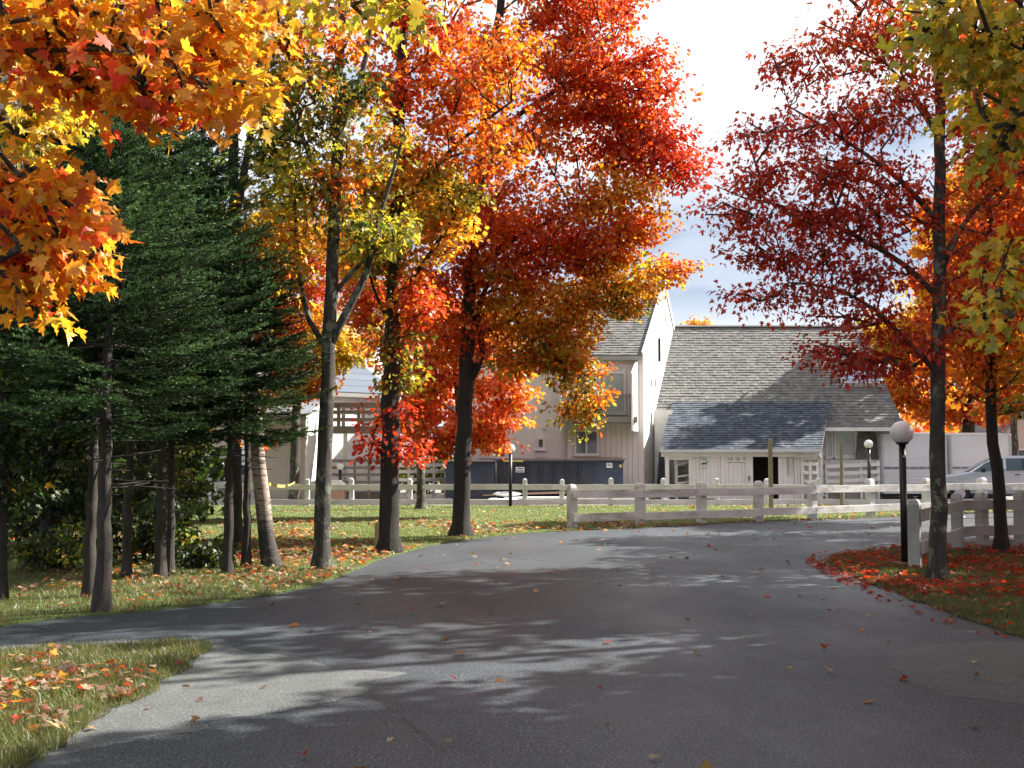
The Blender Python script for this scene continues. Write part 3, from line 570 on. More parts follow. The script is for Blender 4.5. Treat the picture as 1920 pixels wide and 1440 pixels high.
# trees farther back
tree('coral_maple_tree', 'small coral pink maple glowing in sunlight beside the blue roll off bin', MP, [(868, 948), (866, 880), (862, 800), (856, 730), (852, 660), (850, 600)], 32.0, .12,
     [(790, 700, 90, 50, 'coral', 26), (740, 660, 60, 50, 'orange', 16), (930, 690, 60, 40, 'orange', 14), (970, 760, 36, 14, 'coral', 5), (800, 735, 90, 44, 'coral', 30), (770, 790, 55, 34, 'coral', 20), (930, 735, 60, 24, 'coral', 20), (890, 800, 70, 40, 'coral', 34), (950, 788, 36, 12, 'coral', 7), (805, 665, 80, 60, 'orange', 40), (860, 590, 100, 50, 'ror', 36), (820, 830, 50, 24, 'rorg' if False else 'ror', 16), (930, 650, 60, 40, 'orange', 18), (930, 830, 34, 14, 'coral', 6)],
     .13, 'low', 38, first=1.5, per=44, spray=.5, limbs=[([(864, 820), (900, 790), (960, 785)], .03, .008), ([(860, 780), (810, 750), (760, 780)], .03, .008)])
tree('yellow_maple_tree', 'yellow maple with pale grey trunk standing against the beige building', MP, [(552, 944), (553, 880), (555, 780), (560, 690), (565, 600), (570, 480), (575, 360)], 41.3, .2,
     [(570, 700, 60, 40, 'gold', 36), (610, 640, 60, 60, 'yellow', 46), (540, 610, 70, 60, 'orange', 44), (650, 660, 40, 26, 'yellow', 18), (570, 530, 90, 60, 'ror', 50), (480, 560, 60, 60, 'orange', 36), (600, 440, 110, 60, 'gold', 50), (500, 745, 40, 18, 'gold', 12), (520, 460, 70, 60, 'mixg', 36), (560, 720, 60, 24, 'orange', 18)],
     .15, 'low', 39, first=3.5, per=44, spray=.6)
tree('orange_maple_tree', 'orange and red maple behind the forked maple, over the pale metal roof', MP, [(790, 944), (788, 860), (770, 720), (750, 600), (735, 480), (725, 350)], 37.0, .15,
     [(690, 560, 60, 50, 'ror', 34), (660, 490, 50, 60, 'gold', 26), (770, 570, 60, 50, 'ror', 34), (700, 440, 70, 50, 'orange', 34), (740, 620, 50, 40, 'orange', 22), (690, 620, 26, 26, 'orange', 8), (760, 380, 100, 70, 'ror', 44)],
     .14, 'low', 40, first=3.6, per=42, spray=.55)
tree('tall_maple_tree', 'tall dark stemmed maple with mixed yellow and red leaves behind the spruces', MP, [(440, 1010), (440, 800), (440, 500), (438, 250), (437, 80), (436, -60), (436, -260)], 22.5, .16,
     [(455, 70, 80, 70, 'orange', 26), (505, 190, 50, 80, 'mixg', 20), (525, 340, 40, 70, 'ygreen', 18), (500, 480, 60, 50, 'red', 20), (400, 150, 60, 70, 'mixg', 14), (480, -90, 160, 110, 'gold', 46), (490, 610, 50, 30, 'ror', 12), (330, 60, 90, 70, 'mixg', 20), (500, 420, 50, 40, 'gold', 10), (300, -80, 140, 90, 'mixg', 34)],
     .12, 'low', 41, first=4, per=32, spray=.45, barkm=BARKD, limbs=[([(440, 420), (470, 250), (490, 80), (492, -100)], .09, .04)])
tree('orange_maple_tree', 'spreading orange maple behind the white trailers, trunk rising over them', MP, [(1815, 915), (1816, 800), (1818, 730), (1822, 650), (1830, 560), (1835, 450)], 56, .36,
     [(1700, 650, 70, 60, 'gold', 50), (1640, 640, 50, 34, 'yellow', 24), (1800, 680, 90, 70, 'orange', 66), (1885, 700, 60, 70, 'ror', 44), (1690, 730, 60, 40, 'orange', 34), (1830, 755, 80, 36, 'ror', 40), (1750, 600, 90, 50, 'gold', 46), (1890, 610, 80, 50, 'orange', 40), (1740, 770, 50, 22, 'orange', 16), (1820, 540, 120, 50, 'gold', 60), (1960, 640, 70, 100, 'orange', 50), (2000, 500, 120, 90, 'ror', 60)],
     .2, 'low', 42, first=3, per=46, spray=.75, barkm=BARKD, limbs=[([(1816, 780), (1780, 730), (1740, 690)], .14, .05), ([(1817, 760), (1850, 700), (1880, 660)], .14, .05)])
tree('yellow_maple_tree', 'yellow maple tip showing above the shingled roof ridge', MP, [(1316, 905), (1316, 700), (1314, 680), (1313, 640), (1312, 612)], 66, .08,
     [(1312, 606, 16, 14, 'gold', 10), (1310, 640, 30, 26, 'gold', 16), (1350, 618, 12, 8, 'yellow', 3), (1290, 615, 8, 6, 'yellow', 2)], .16, 'low', 43, first=4, per=30, spray=.45)
tree('birch_tree', 'leaning white birch with peeling bark and blackened foot', 'birch tree', [(510, 1062), (500, 1010), (490, 930), (483, 860), (480, 800), (470, 700), (466, 560), (462, 400)], 17.6, .135,
     [(490, 835, 28, 10, 'ror', 2), (470, 560, 50, 50, 'mixg', 10), (465, 420, 60, 60, 'mixg', 12), (495, 700, 20, 20, 'red', 2)], .09, 'mid', 44, first=2.2, per=14, spray=.3, barkm=BIRCH, rtop=.4, flare=1.25)

# leafy trees and bushes of the dark wood at the left
wl = [('slim leafy sapling in the shade at the far left of the wood', (5, 1130), 13.4, .05), ('leafy tree with dark trunk deep in the wood left of the spruce pair', (90, 1060), 18.2, .13), ('leafy tree with trunk partly hidden behind the tallest spruce', (265, 1040), 22.5, .12)]
for i, (lb, b, Yw, r) in enumerate(wl):
    px, py = b
    bl = [(px + 10, 660, 100, 80, 'wood', 34), (px - 40, 780, 90, 70, 'wood', 28), (px + 60, 820, 80, 80, 'wood', 30), (px, 540, 110, 80, 'wood', 36), (px + 20, 400, 120, 90, 'wood', 40), (px + 30, 920, 80, 50, 'wood', 18), (px, 250, 110, 90, 'wood', 30), (px + 60, 60, 170, 110, 'wood', 50), (px + 100, -150, 240, 130, 'wood', 70)]
    if i == 0: bl = [(q[0] * .6 - 40, *q[1:5], q[5] // 2) for q in bl]
    tree('woodland_tree', lb, 'tree', [(px, py), (px + 2, 850), (px + 4, 600), (px + 4, 350), (px, 200)], Yw, r, bl, .10, 'mid', 50 + i, first=1.2, per=44, spray=.45, barkm=BARKD, group='leafy trees in the dark wood')
def shrub(label, px, py, w, h, Y, pal, seed, n=20, size=.09, group='shrubs under the spruces', cat='shrub', per=30, templ='mid'):
    b = gr(px, py); Y = b[1]; s_ = ppm(Y); top = 857 + (H - h) * s_
    y0 = 857 + H * s_
    bl = [(px, (y0 + top) / 2 + 5, w * s_ / 2, (y0 - top) / 2, pal, n, .2, w * .4), (px - w * s_ * .25, (y0 * .6 + top * .4), w * s_ * .3, (y0 - top) * .35, pal, n // 2, 0, w * .3), (px + w * s_ * .25, (y0 * .6 + top * .4), w * s_ * .3, (y0 - top) * .3, pal, n // 2, 0, w * .3)]
    return tree('shrub', label, cat, [(px, py), np.array([b[0], b[1], h * .25]), np.array([b[0] + .05, b[1], h * .55])], Y, .03, bl, size, templ, seed, first=.05, per=per, spray=.24, barkm=BARKD, group=group)
shrub('low pale green bush lit at the foot of the far left sapling', 110, 1075, 1.5, .75, 16, 'green', 60, 18)
shrub('dark waist high bush behind the paired spruce trunks', 270, 1060, 1.6, 1.3, 17, 'wood', 61, 24)
shrub('small low green bush between twin spruce trunks and lawn edge', 372, 1068, .9, .5, 17, 'wood', 62, 10)
shrub('dark leafy bush deep in the wood beside left sapling', 30, 1050, 2.2, 1.7, 18, 'wood', 63, 30)
shrub('tall dark bush in the wood left of the slim pale trunk', 190, 1040, 2.4, 2.4, 19, 'wood', 64, 40)
shrub('green bush on the lawn side with leaves against the white truck', 318, 1030, 1.0, 2.3, 21, 'green', 65, 22)
shrub('sunlit green shrub under the grey walkway', 800, 925, 4.2, 2.6, 53, 'green', 66, 60, .16, None)
shrub('yellow green bush behind the white pickup', 395, 918, 4.5, 3.2, 59, 'ygreen', 67, 60, .18, None)
# the wood beyond, one far mass
def woods(name, x0, x1, y0, y1, hgt, n, pal, size, seed):
    rng = np.random.default_rng(seed); x = rng.uniform(x0, x1, n); y = rng.uniform(y0, y1, n)
    top = hgt * (.62 + .3 * lownoise(x, y, .5, seed)); z = rng.uniform(0, 1, n) ** .8 * top
    c = pick(pal, n, rng); base = pick(pal, 400, rng); cell = (np.floor(x / 1.4) * 7 + np.floor(z / 1.2) * 13 + np.floor(y / 2)).astype(int) % 400
    c = np.where(rng.random(n)[:, None] < .6, base[cell], c) * rng.uniform(.7, 1.2, (n, 1))
    keep = lownoise(x * 1.0, z * 1.7, 1.6, seed + 3) > -.75; pos = np.stack([x, y, z], 1)[keep]; c = c[keep]; n = len(pos)
    v, f, cc = leaves(pos, rng.normal(0, 1, (n, 3)) + [0, 0, -.6], rng.normal(0, .6, (n, 3)) + [0, 0, 1], size * rng.uniform(.7, 1.2, n), c, 'low')
    return tag(npmesh(name, v, f, LEAF, None, cc, base=(0, 0, 0)), kind='stuff')
woods('distant_woods', -26, -8.0, 25, 33, 14.5, 52000, 'wood', .26, 70)
woods('distant_woods', -60, -14, 66, 80, 9, 16000, 'mixg', .42, 71)
woods('distant_woods', 24, 70, 66, 80, 9, 14000, 'orange', .42, 72)

# ------------------------------------------------------------------ spruces
def spruce(label, px, py, r0, ztop, zb, Rb, seed, lean=0, group='spruces at the left edge of the wood', asym=None):
    rng = np.random.default_rng(seed); b = gr(px, py); root = thing('spruce_tree', tuple(b), label, 'spruce tree', group)
    K = 24; zs = np.linspace(0, ztop, K); tp = [np.array([b[0] + lean * z + rng.normal(0, .012) * (z > .5), b[1] + rng.normal(0, .012), z]) for z in zs]
    rad = [max(.012, r0 * (1 - .93 * (z / ztop))) * (1 + .35 * max(0, 1 - z / .4) ** 2) for z in zs]
    m = M(); m.tube([tp[0] - np.array([0, 0, .15])] + tp, [rad[0]] + rad, 14, True, .10, rng)
    A = []; B = []; ra = []; rb = []; tA = []; tD = []; tL = []; tB = []
    z = zb
    while z < ztop - .1:
        t = (z - zb) / (ztop - zb); nb = rng.integers(11, 15)
        for q in range(nb):
            az = rng.uniform(0, 2 * pi); Lb = Rb * ((1 - t) ** .55 * min(1, .55 + t * 3)) * rng.uniform(.65, 1.12) + .12
            if asym: Lb *= asym(az, t)
            el = .45 * t - .12 + rng.normal(0, .08); o = np.array([np.interp(z, zs, [p[0] for p in tp]), b[1], z + rng.uniform(-.05, .05)])
            h = np.array([cos(az), sin(az), 0]); side = np.array([-sin(az), cos(az), 0]); ns_ = max(4, int(Lb / .13)); prev = o
            for i in range(1, ns_ + 1):
                u = i / ns_; p = o + h * Lb * u + np.array([0, 0, Lb * (el * u - .30 * u * (1 - u) * (1 - t) + .10 * u ** 2)]); A.append(prev); B.append(p); ra.append(.008 * Lb * (1 - (u - 1 / ns_)) + .003); rb.append(.008 * Lb * (1 - u) + .002)
                d = (p - prev) / np.linalg.norm(p - prev)
                if u > .10 or t > .6:
                    for sgn in (-1, 1):
                        tl = (.16 + .34 * Lb * (1 - u) ** .8 * .6 + .05) * rng.uniform(.7, 1.2)
                        tA.append(p); tD.append(d * .75 + side * sgn * .75 + np.array([0, 0, rng.normal(-.02, .12)])); tL.append(tl)
                        if tl > .28:
                            tdv = d * .75 + side * sgn * .75; q0 = p + tdv / np.linalg.norm(tdv) * tl * .5
                            tA.append(q0); tD.append(d + side * sgn * .1 + rng.normal(0, .1, 3)); tL.append(tl * .5)
                prev = p
            tA.append(prev); tD.append(d + rng.normal(0, .1, 3)); tL.append(.14); bf = rng.choice([.35, .6, 1.0, 1.5, 1.75]); nb0 = len(tB)
            if ns_: tA.append(o + h * Lb * .6); tD.append(h); tL.append(Lb * .4)
            tB += [bf * rng.uniform(.75, 1.2) for _ in range(len(tA) - nb0)]
        z += rng.uniform(.22, .33) * (1.0 if t < .7 else .7)
    v, f = tubes(np.array(A), np.array(B), np.array(ra), np.array(rb), 4); b0 = m.n
    m.v.extend(map(tuple, v)); m.n += len(v); m.f.extend([tuple(int(i) + b0 for i in q) for q in f])
    # bare dead twigs below the crown
    for i in range(14):
        az = rng.uniform(0, 2 * pi); z = rng.uniform(zb - .9, zb + .2); l = rng.uniform(.3, .9); o = np.array([b[0] + lean * z, b[1], z]); e = o + np.array([cos(az) * l, sin(az) * l, rng.uniform(-.1, .12)])
        m.tube([o, (o + e) / 2 + rng.normal(0, .03, 3), e], [.011, .008, .004], 4)
    obj('trunk', m, BARKS, root, smooth=True)
    tA = np.array(tA); tD = np.array(tD); tD /= np.linalg.norm(tD, axis=1, keepdims=True); tL = np.array(tL)
    k = np.maximum(8, (tL / .0068).astype(int)); idx = np.repeat(np.arange(len(tA)), k); n = len(idx)
    u = rng.random(n); p = tA[idx] + tD[idx] * (u * tL[idx])[:, None]
    e1 = np.cross(tD[idx], [0, 0, 1.]); e1 /= np.linalg.norm(e1, axis=1, keepdims=True) + 1e-6; e2 = np.cross(e1, tD[idx]); an = rng.uniform(-.35, pi + .35, n)
    rd = e1 * np.cos(an)[:, None] + e2 * np.sin(an)[:, None]; nd = tD[idx] * .62 + rd * .78; w = np.cross(nd, rng.normal(0, 1, (n, 3))); w /= np.linalg.norm(w, axis=1, keepdims=True)
    ln = rng.uniform(.028, .052, n)[:, None]; v = np.stack([p - w * .0068, p + w * .0068, p + nd * ln], 1).reshape(-1, 3)
    tipc = (u * .7 + .3)[:, None]; c = np.array([.009, .024, .009]) * (1 - tipc) + np.array([.062, .115, .042]) * tipc; c = c * rng.uniform(.6, 1.15, (n, 1)) * np.array(tB)[idx][:, None]  # sunlit tips and dark bough interiors are coloured into the needles
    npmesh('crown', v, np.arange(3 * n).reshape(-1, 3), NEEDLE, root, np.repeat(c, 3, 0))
    return root
spruce('tallest spruce, thick trunk nearest the road edge', 190, 1150, .095, 5.9, 2.2, 1.9, 81)
spruce('spruce with dark trunk paired just behind the tallest one', 168, 1122, .085, 5.4, 2.4, 1.6, 82)
spruce('slim spruce with pale sunlit trunk standing between the pairs', 237, 1085, .07, 6.2, 2.5, 1.6, 83)
spruce('dense spruce of the close trunk pair, left trunk', 300, 1084, .085, 7.0, 2.25, 2.1, 84)
spruce('thin spruce of the close trunk pair, right trunk', 318, 1078, .07, 5.9, 2.6, 1.6, 85)
spruce('broad spruce whose low boughs reach toward the forked maple', 427, 1078, .085, 5.2, 2.15, 1.6, 86)
spruce('slender spruce with bare sunlit trunk touching the birch', 461, 1066, .075, 4.4, 2.5, 1.1, 87)

# trees off to the right that shade the road
def shade_tree(label, x, y, h, r, pal, seed, zb=2.6, n=200, size=.2, per=40):
    if seed == 100: zb, size, per = 4.0, .34, 60  # crown thickened with oversized leaves so its shadow covers the shed roof
    if seed in (92, 99, 103, 105): per = 24
    if seed == 102: n, per = 210, 30
    if seed == 96: zb, size = 8.5, .28  # crown raised and leaves enlarged to shade the roadside fence
    rng = np.random.default_rng(seed)
    root_pts = [np.array([x, y, 0]), np.array([x + .05, y, h * .35]), np.array([x, y + .05, h * .7]), np.array([x, y, h * .95])]
    def px_of(X, Y, Z):
        d = np.array([X, Y, Z - H]); fw = np.array([0, cos(PITCH), sin(PITCH)]); up = np.array([0, -sin(PITCH), cos(PITCH)]); t = d @ fw
        return 960 + FPX * d[0] / t, 720 - FPX * (d @ up) / t
    bl = []
    for i in range(7):
        a = 2 * pi * i / 7 + rng.random(); rr = r * .5; z = zb + (h - zb) * rng.uniform(.15, .85); X, Yc = x + cos(a) * rr, y + sin(a) * rr
        p, q = px_of(X, Yc, z); s_ = ppm(Yc); bl.append((p, q, r * .58 * s_, (h - zb) * .24 * s_, pal, n // 7, Yc - y, r * .5))
    return tree('maple_tree', label, MP, root_pts, y, .17, bl, size, 'low', seed, first=zb, per=per, spray=.5, group='maples along the right roadside')
SHADE = [(9.2, 9.0, 9.5, 3.0, 'ror', 91), (9.8, 13.7, 12.5, 2.8, 'red', 92), (14.5, 11.0, 12, 3.2, 'orange', 93), (13.8, 17.5, 10.5, 3.0, 'red', 94), (17, 24.0, 11, 3.0, 'orange', 95), (18.5, 33.8, 15.0, 2.8, 'ror', 96), (10.5, 5.0, 10, 3.0, 'gold', 97), (20, 17.5, 13, 3.6, 'gold', 98), (12.2, 21.5, 9, 2.4, 'red', 99), (10.9, 18.4, 16.5, 3.2, 'ror', 102), (12.6, 26, 10, 2.6, 'orange', 103), (8.6, 7.2, 9, 2.6, 'orange', 104), (10.0, 11.3, 10.5, 2.6, 'ror', 105), (23, 50.4, 14.9, 4.0, 'orange', 100), (23.5, 44.5, 11.5, 2.6, 'ror', 101)]
SL = ['orange red roadside maple standing right of the worn asphalt', 'red roadside maple right of the crimson one', 'tall orange maple behind the roadside red one', 'red maple on the grass right of the shaded fence', 'orange maple beyond the shaded fence', 'flame coloured maple near the end of the white fence', 'golden maple nearest the viewer on the right roadside', 'tallest golden maple at the back of the right verge', 'red maple between the shaded fence and the road bend', 'flame maple right behind the crooked island maple', 'orange maple on the outside of the road bend', 'orange roadside maple reaching over the viewer', 'flame roadside maple crowding the golden and the orange one', 'broad orange maple directly behind the white trailers', 'flame maple right of the parked minivan']
for lb, a in zip(SL, SHADE): shade_tree(lb, *a)
# ------------------------------------------------------------------ buildings
def bx(px, Y): return at(px, 857, Y)[0]
def bz(py, Y): return at(960, py, Y)[2]
def shingles(BL, BR, TR, TL, rows, wmean, thick, cols, seed, jitter=.14, lap=.35, edge=.006):
    """a roof plane of real overlapping courses, every shingle its own small slab"""
    rng = np.random.default_rng(seed); BL, BR, TR, TL = map(np.array, (BL, BR, TR, TL))
    nrm = np.cross(BR - BL, TL - BL); nrm = nrm / np.linalg.norm(nrm)
    V = []; F = []; CC = []; b = 0; cols = np.array(cols)
    for r in range(rows):
        v0, v1 = r / rows, min(1, (r + 1 + lap) / rows); L0, R0 = BL + (TL - BL) * v0, BR + (TR - BR) * v0; L1, R1 = BL + (TL - BL) * v1, BR + (TR - BR) * v1
        n = max(1, int(np.linalg.norm(R0 - L0) / wmean)); cuts = (np.arange(n + 1) + np.concatenate([[0], rng.uniform(-.3, .3, n - 1) if n > 1 else [], [0]])) / n
        for i in range(n):
            s0, s1 = cuts[i], cuts[i + 1] - edge / max(.05, np.linalg.norm(R0 - L0)); dv = rng.uniform(-.1, .1) / rows * jitter * 2; up = (TL - BL) * dv; th = thick * rng.uniform(.75, 1.3)
            p = [L0 + (R0 - L0) * s + up for s in (s0, s1)]; q = [L1 + (R1 - L1) * s for s in (s0, s1)]
            V += [p[0], p[1], p[0] + nrm * th, p[1] + nrm * th, q[0] + nrm * .004, q[1] + nrm * .004]
            F += [(b + 2, b + 3, b + 5, b + 4), (b, b + 1, b + 3, b + 2), (b, b + 2, b + 4), (b + 1, b + 5, b + 3)]; b += 6
            c = cols[rng.integers(len(cols))] * rng.uniform(1 - jitter, 1 + jitter); CC += [c] * 6
    m = M(); m.v = [tuple(x) for x in V]; m.n = len(V); m.f = F; m.c = CC
    m.c = list(m.c); k0 = m.n; th = -.10
    m.prism([BL - nrm * .002, BR - nrm * .002, TR - nrm * .002, TL - nrm * .002], nrm * th); m.c += [np.array((.3, .3, .3))] * (m.n - k0)
    return m
CEDAR = [(.155, .153, .145), (.168, .166, .157), (.145, .143, .137), (.178, .175, .165), (.13, .129, .125)]
DARKR = [(.06, .072, .092), (.07, .083, .104), (.054, .065, .083), (.088, .10, .12), (.048, .057, .073)]  # tones darkened and blued to carry the shed roof's cast shadow
def window(par, x0, x1, z0, z1, Y, pane=None, fm=None, fw=.07, mull=(), name='window', rails=()):
    m = M(); d = .06
    m.bb(x0, x1, Y - d, Y, z0, z0 + fw); m.bb(x0, x1, Y - d, Y, z1 - fw, z1); m.bb(x0, x0 + fw, Y - d, Y, z0 + fw, z1 - fw); m.bb(x1 - fw, x1, Y - d, Y, z0 + fw, z1 - fw)
    for u in mull: m.bb(x0 + (x1 - x0) * u - fw / 2, x0 + (x1 - x0) * u + fw / 2, Y - d, Y, z0 + fw, z1 - fw)
    for u in rails: m.bb(x0 + fw, x1 - fw, Y - d * .8, Y, z0 + (z1 - z0) * u - .02, z0 + (z1 - z0) * u + .02)
    m.bb(x0 - .05, x1 + .05, Y - d - .05, Y, z0 - .06, z0 - .003)
    w = obj(name, m, fm or WHITE, par)
    p = M(); p.bb(x0 + fw, x1 - fw, Y - .022, Y - .004, z0 + fw, z1 - fw); obj('pane', p, pane or GLASS, w)
    return w
def boards(m, x0, x1, Y, z0, z1, w=.2, d=.02, gap=.012, rng=np.random.default_rng(9), saw=0):
    n = max(1, int(round((x1 - x0) / w))); w = (x1 - x0) / n
    for i in range(n): m.bb(x0 + i * w, x0 + (i + 1) * w - gap, Y - d - rng.uniform(0, .006), Y + .02, z0 - (saw * rng.uniform(0, 1)), z1)
# --- white lodge with the splayed gable
xm_ = .9
A = thing('white_lodge', (2, 48, 0), 'tall white lodge with splayed sunlit gable wall, balcony and shingled roof', 'building')
xl, xr, yf, yr, yb = -2.1, 5.34, 44.5, 49.0, 53.5
xg = lambda Y: 5.338 + (Y - 44.5) * 1.49 / 4.5
ze, zr = bz(665, 44.2), bz(528, 49.0)
m = M()
m.prism([(xm_, yf + .2, 0), (xg(yf + .2) - .1, yf + .2, 0), (xg(yb) - .1, yb, 0), (xm_, yb, 0)], (0, 0, ze - .12)); m.prism([(xm_, yf + .2, ze - .12), (xm_, yb, ze - .12), (xm_, yr, zr - .15)], (.1, 0, 0))
obj('wall', m, STUCCO, A)
m = M(); m.bb(xl, xm_ - .003, yf + .2, yb - .8, 0, ze - .2); obj('wing_wall', m, STUCCO, A)
m = M(); m.bb(xl - .15, xm_ - .005, yf + .05, yb - .7, ze - .195, ze - .05); obj('wing_roof', m, FASCIA, A)
m = M(); gp = [(xg(yf), yf, 0), (xg(yb), yb, 0), (xg(yb), yb, ze), (xg(yr), yr, zr - .1), (xg(yf), yf, ze)]
m.prism(gp, (-.18, .06, 0)); obj('gable_wall', m, WHITE, A)
m = M()   # louvred recess, slits and rake boards of the gable
for Yc, z0, z1, w in ((49.35, bz(602, 49.3), bz(560, 49.3), .42),):
    m.add([(xg(Yc - w / 2) + .03, Yc - w / 2, z0), (xg(Yc + w / 2) + .03, Yc + w / 2, z0), (xg(Yc + w / 2) + .03, Yc + w / 2, z1), (xg(Yc) + .03, Yc, z1 + .45), (xg(Yc - w / 2) + .03, Yc - w / 2, z1)], [(0, 1, 2, 3, 4)])
obj('gable_vent', m, FASCIA, A)
m = M()
for Yc in (46.1, 46.9): m = M(); m.box((xg(Yc) + .02, Yc, bz(718, Yc)), (.03, .09, .32), -math.atan(1.49 / 4.5)); obj('wall_slit', m, GREYW, A)
for a, b in (((xg(yf - .3) + .03, yf - .3, ze + .02), (xg(yr) + .03, yr, zr + .02)), ((xg(yr) + .03, yr, zr + .02), (xg(yb) + .03, yb, ze + .02))):
    m = M(); m.beam(a, b, .06, .2); obj('rake_board', m, WHITE, A)
ov = .08
rf = obj('roof', shingles((xm_ - .2, yf - .3, ze - .02), (xg(yf - .3) + ov - .1, yf - .3, ze - .02), (xg(yr) + ov - .1, yr, zr), (xm_ - .2, yr, zr), 34, .17, .034, CEDAR, 1), SHINGLE, A)
obj('roof', shingles((xg(yb) + ov - .1, yb + .2, ze), (xm_ - .2, yb + .2, ze), (xm_ - .2, yr, zr), (xg(yr) + ov - .1, yr, zr), 24, .5, .03, CEDAR, 2), SHINGLE, A)
def onroofA(px, Y): return np.array([bx(px, Y), Y, ze + (zr - ze) * (Y - yf + .3) / (yr - yf + .3)])
p = onroofA(1168, 46.9); m = M(); m.tube([p - [0, 0, .1], p + [0, 0, .55]], .06, 8); m.tube([p + [-.05, 0, .05], p + [-1.0, -.1, -.05]], .03, 6); obj('vent_pipe', m, BLACK, rf)
p = onroofA(1062, 45.6); m = M(); m.box(p + [0, 0, .1], (.85, 1.15, .22), 0, math.atan2(zr - ze, yr - yf + .3)); s_ = obj('skylight', m, WHITE, rf)
m = M(); m.box(p + [0, -.07, .21], (.72, 1.0, .03), 0, math.atan2(zr - ze, yr - yf + .3)); obj('pane', m, GLASSB, s_)
m = M(); q = (xg(47.6) + .06, 47.6); m.tube([(q[0], q[1], bz(678, 47.6)), (q[0], q[1], bz(634, 47.6))], .05, 6); obj('flue_pipe', m, BLACK, A)
m = M(); boards(m, bx(1064, yf), xr - .02, yf, 0, ze - .5, .22); obj('board_siding', m, SIDING, A)
m = M(); m.bb(bx(1064, yf), xr - .02, yf - .05, yf + .2, ze - .5, ze - .38); m.bb(bx(1064, yf), xr - .01, yf - .02, yf + .2, ze - .38, ze - .06); obj('frieze_board', m, SIDING, A)
m = M(); m.bb(xm_ - .2, xr - .1, yf - .30, yf - .24, ze - .22, ze - .05); m.bb(xm_ - .2, xr - .1, yf - .24, yf + .22, ze - .14, ze - .1); obj('fascia', m, FASCIA, A)
Y = yf
window(A, bx(1077, Y), bx(1122, Y), bz(853, Y), bz(806, Y), Y - .02, mull=(.5,))
Y = yf + .2
w = window(A, bx(1006, Y), bx(1022, Y), bz(843, Y), bz(820, Y), Y, fw=.09)
m = M(); m.bb(bx(1006, Y), bx(1024, Y), Y - .04, Y, bz(858, Y), bz(848, Y)); obj('sill_box', m, STUCCO, A)
window(A, bx(929, Y), bx(948, Y), bz(858, Y), bz(812, Y), Y, fm=STUCCO, fw=.04)
window(A, bx(928, Y), bx(940, Y), bz(728, Y), bz(700, Y), Y, fm=STUCCO, fw=.05)
for q in ((1018, 1023, .15, 804, 800), (1003, 1024, .03, 748, 733), (935, 950, .04, 772, 768)): m = M(); m.bb(bx(q[0], Y), bx(q[1], Y), Y - q[2], Y, bz(q[3], Y), bz(q[4], Y)); obj('wall_vent', m, STUCCO, A)
# balcony
Y = yf
window(A, bx(1122, Y), bx(1174, Y), bz(776, Y), bz(697, Y), Y - .02, pane=GLASSG, name='balcony_door', fw=.09)
window(A, bx(1084, Y), bx(1120, Y), bz(776, Y), bz(697, Y), Y - .02, pane=GLASSG, name='balcony_door', fw=.09)
bal = M(); yo = yf - 1.1; bal.bb(bx(1056, yf), bx(1190, yf), yo, yf - .03, bz(792, yo), bz(781, yo)); B_ = obj('balcony', bal, GREYW, A)
m = M(); zt, zb_ = bz(739, yo), bz(781, yo); x0, x1 = bx(1062, yo), bx(1187, yo)
m.bb(x0, x1, yo, yo + .09, zt - .07, zt); m.bb(x0, x1, yo + .01, yo + .07, zb_ + .06, zb_ + .13)
n = 34
for i in range(n): xx = x0 + (x1 - x0) * (i + .5) / n; m.bb(xx - .022, xx + .022, yo + .02, yo + .06, zb_ + .13, zt - .07)
for xx in (x0 + .05, (x0 + x1) / 2, x1 - .05): m.bb(xx - .05, xx + .05, yo - .01, yo + .1, zb_, zt + .03)
obj('railing', m, GREYW, B_)
for pa, pb, yt, zz in ((1184, 1207, 680, 0), (1050, 1062, 690, 1)):
    m = M(); X0, X1 = bx(pa, yo - .1), bx(pb, yf) - .03
    sl_ = .35 if not zz else .1
    m.add([(X0, yo - .1, bz(808, yo)), (X0 + .07, yo - .1, bz(808, yo)), (X0 + .07 + sl_, yf - .03, bz(808, yo)), (X0 + sl_, yf - .03, bz(808, yo)), (X0, yo - .1, bz(700, yo)), (X0 + .07, yo - .1, bz(700, yo)), (X0 + .07 + sl_, yf - .03, bz(668, yo)), (X0 + sl_, yf - .03, bz(668, yo))],
          [(3, 2, 1, 0), (4, 5, 6, 7), (0, 1, 5, 4), (1, 2, 6, 5), (2, 3, 7, 6), (3, 0, 4, 7)]); obj('balcony_fin', m, WHITE, A)
# --- shingled lodge
B = thing('shingled_lodge', (11, 49, 0), 'lodge with one long grey shingled roof between tall white gable and trailers', 'building')
ye, yR = 46.5, 51.5; zE, zR = bz(785, ye), bz(613, yR); xL, xR = bx(1215, ye), bx(1690, ye)
rfB = obj('roof', shingles((xL, ye, zE), (xR, ye, zE), (xR, yR, zR), (xL + .3, yR, zR), 36, .17, .036, CEDAR, 3), SHINGLE, B)
obj('roof', shingles((xR, 56.5, zE), (xL, 56.5, zE), (xL, yR, zR), (xR, yR, zR), 20, .6, .032, CEDAR, 4), SHINGLE, B)
zk = bz(801, 45.6)
obj('eave_skirt', shingles((bx(1535, 45.6), 45.55, zk), (xR + .05, 45.55, zk), (xR + .05, ye + .02, zE + .015), (bx(1535, 45.6), ye + .02, zE + .015), 5, .18, .032, CEDAR, 5), SHINGLE, B)
m = M(); m.bb(bx(1535, 45.6), xR + .05, 45.5, 45.54, zk - .16, zk - .01); m.bb(bx(1535, 45.6), xR, 45.54, 46.7, zk - .1, zk - .06); obj('fascia', m, WHITE, B)
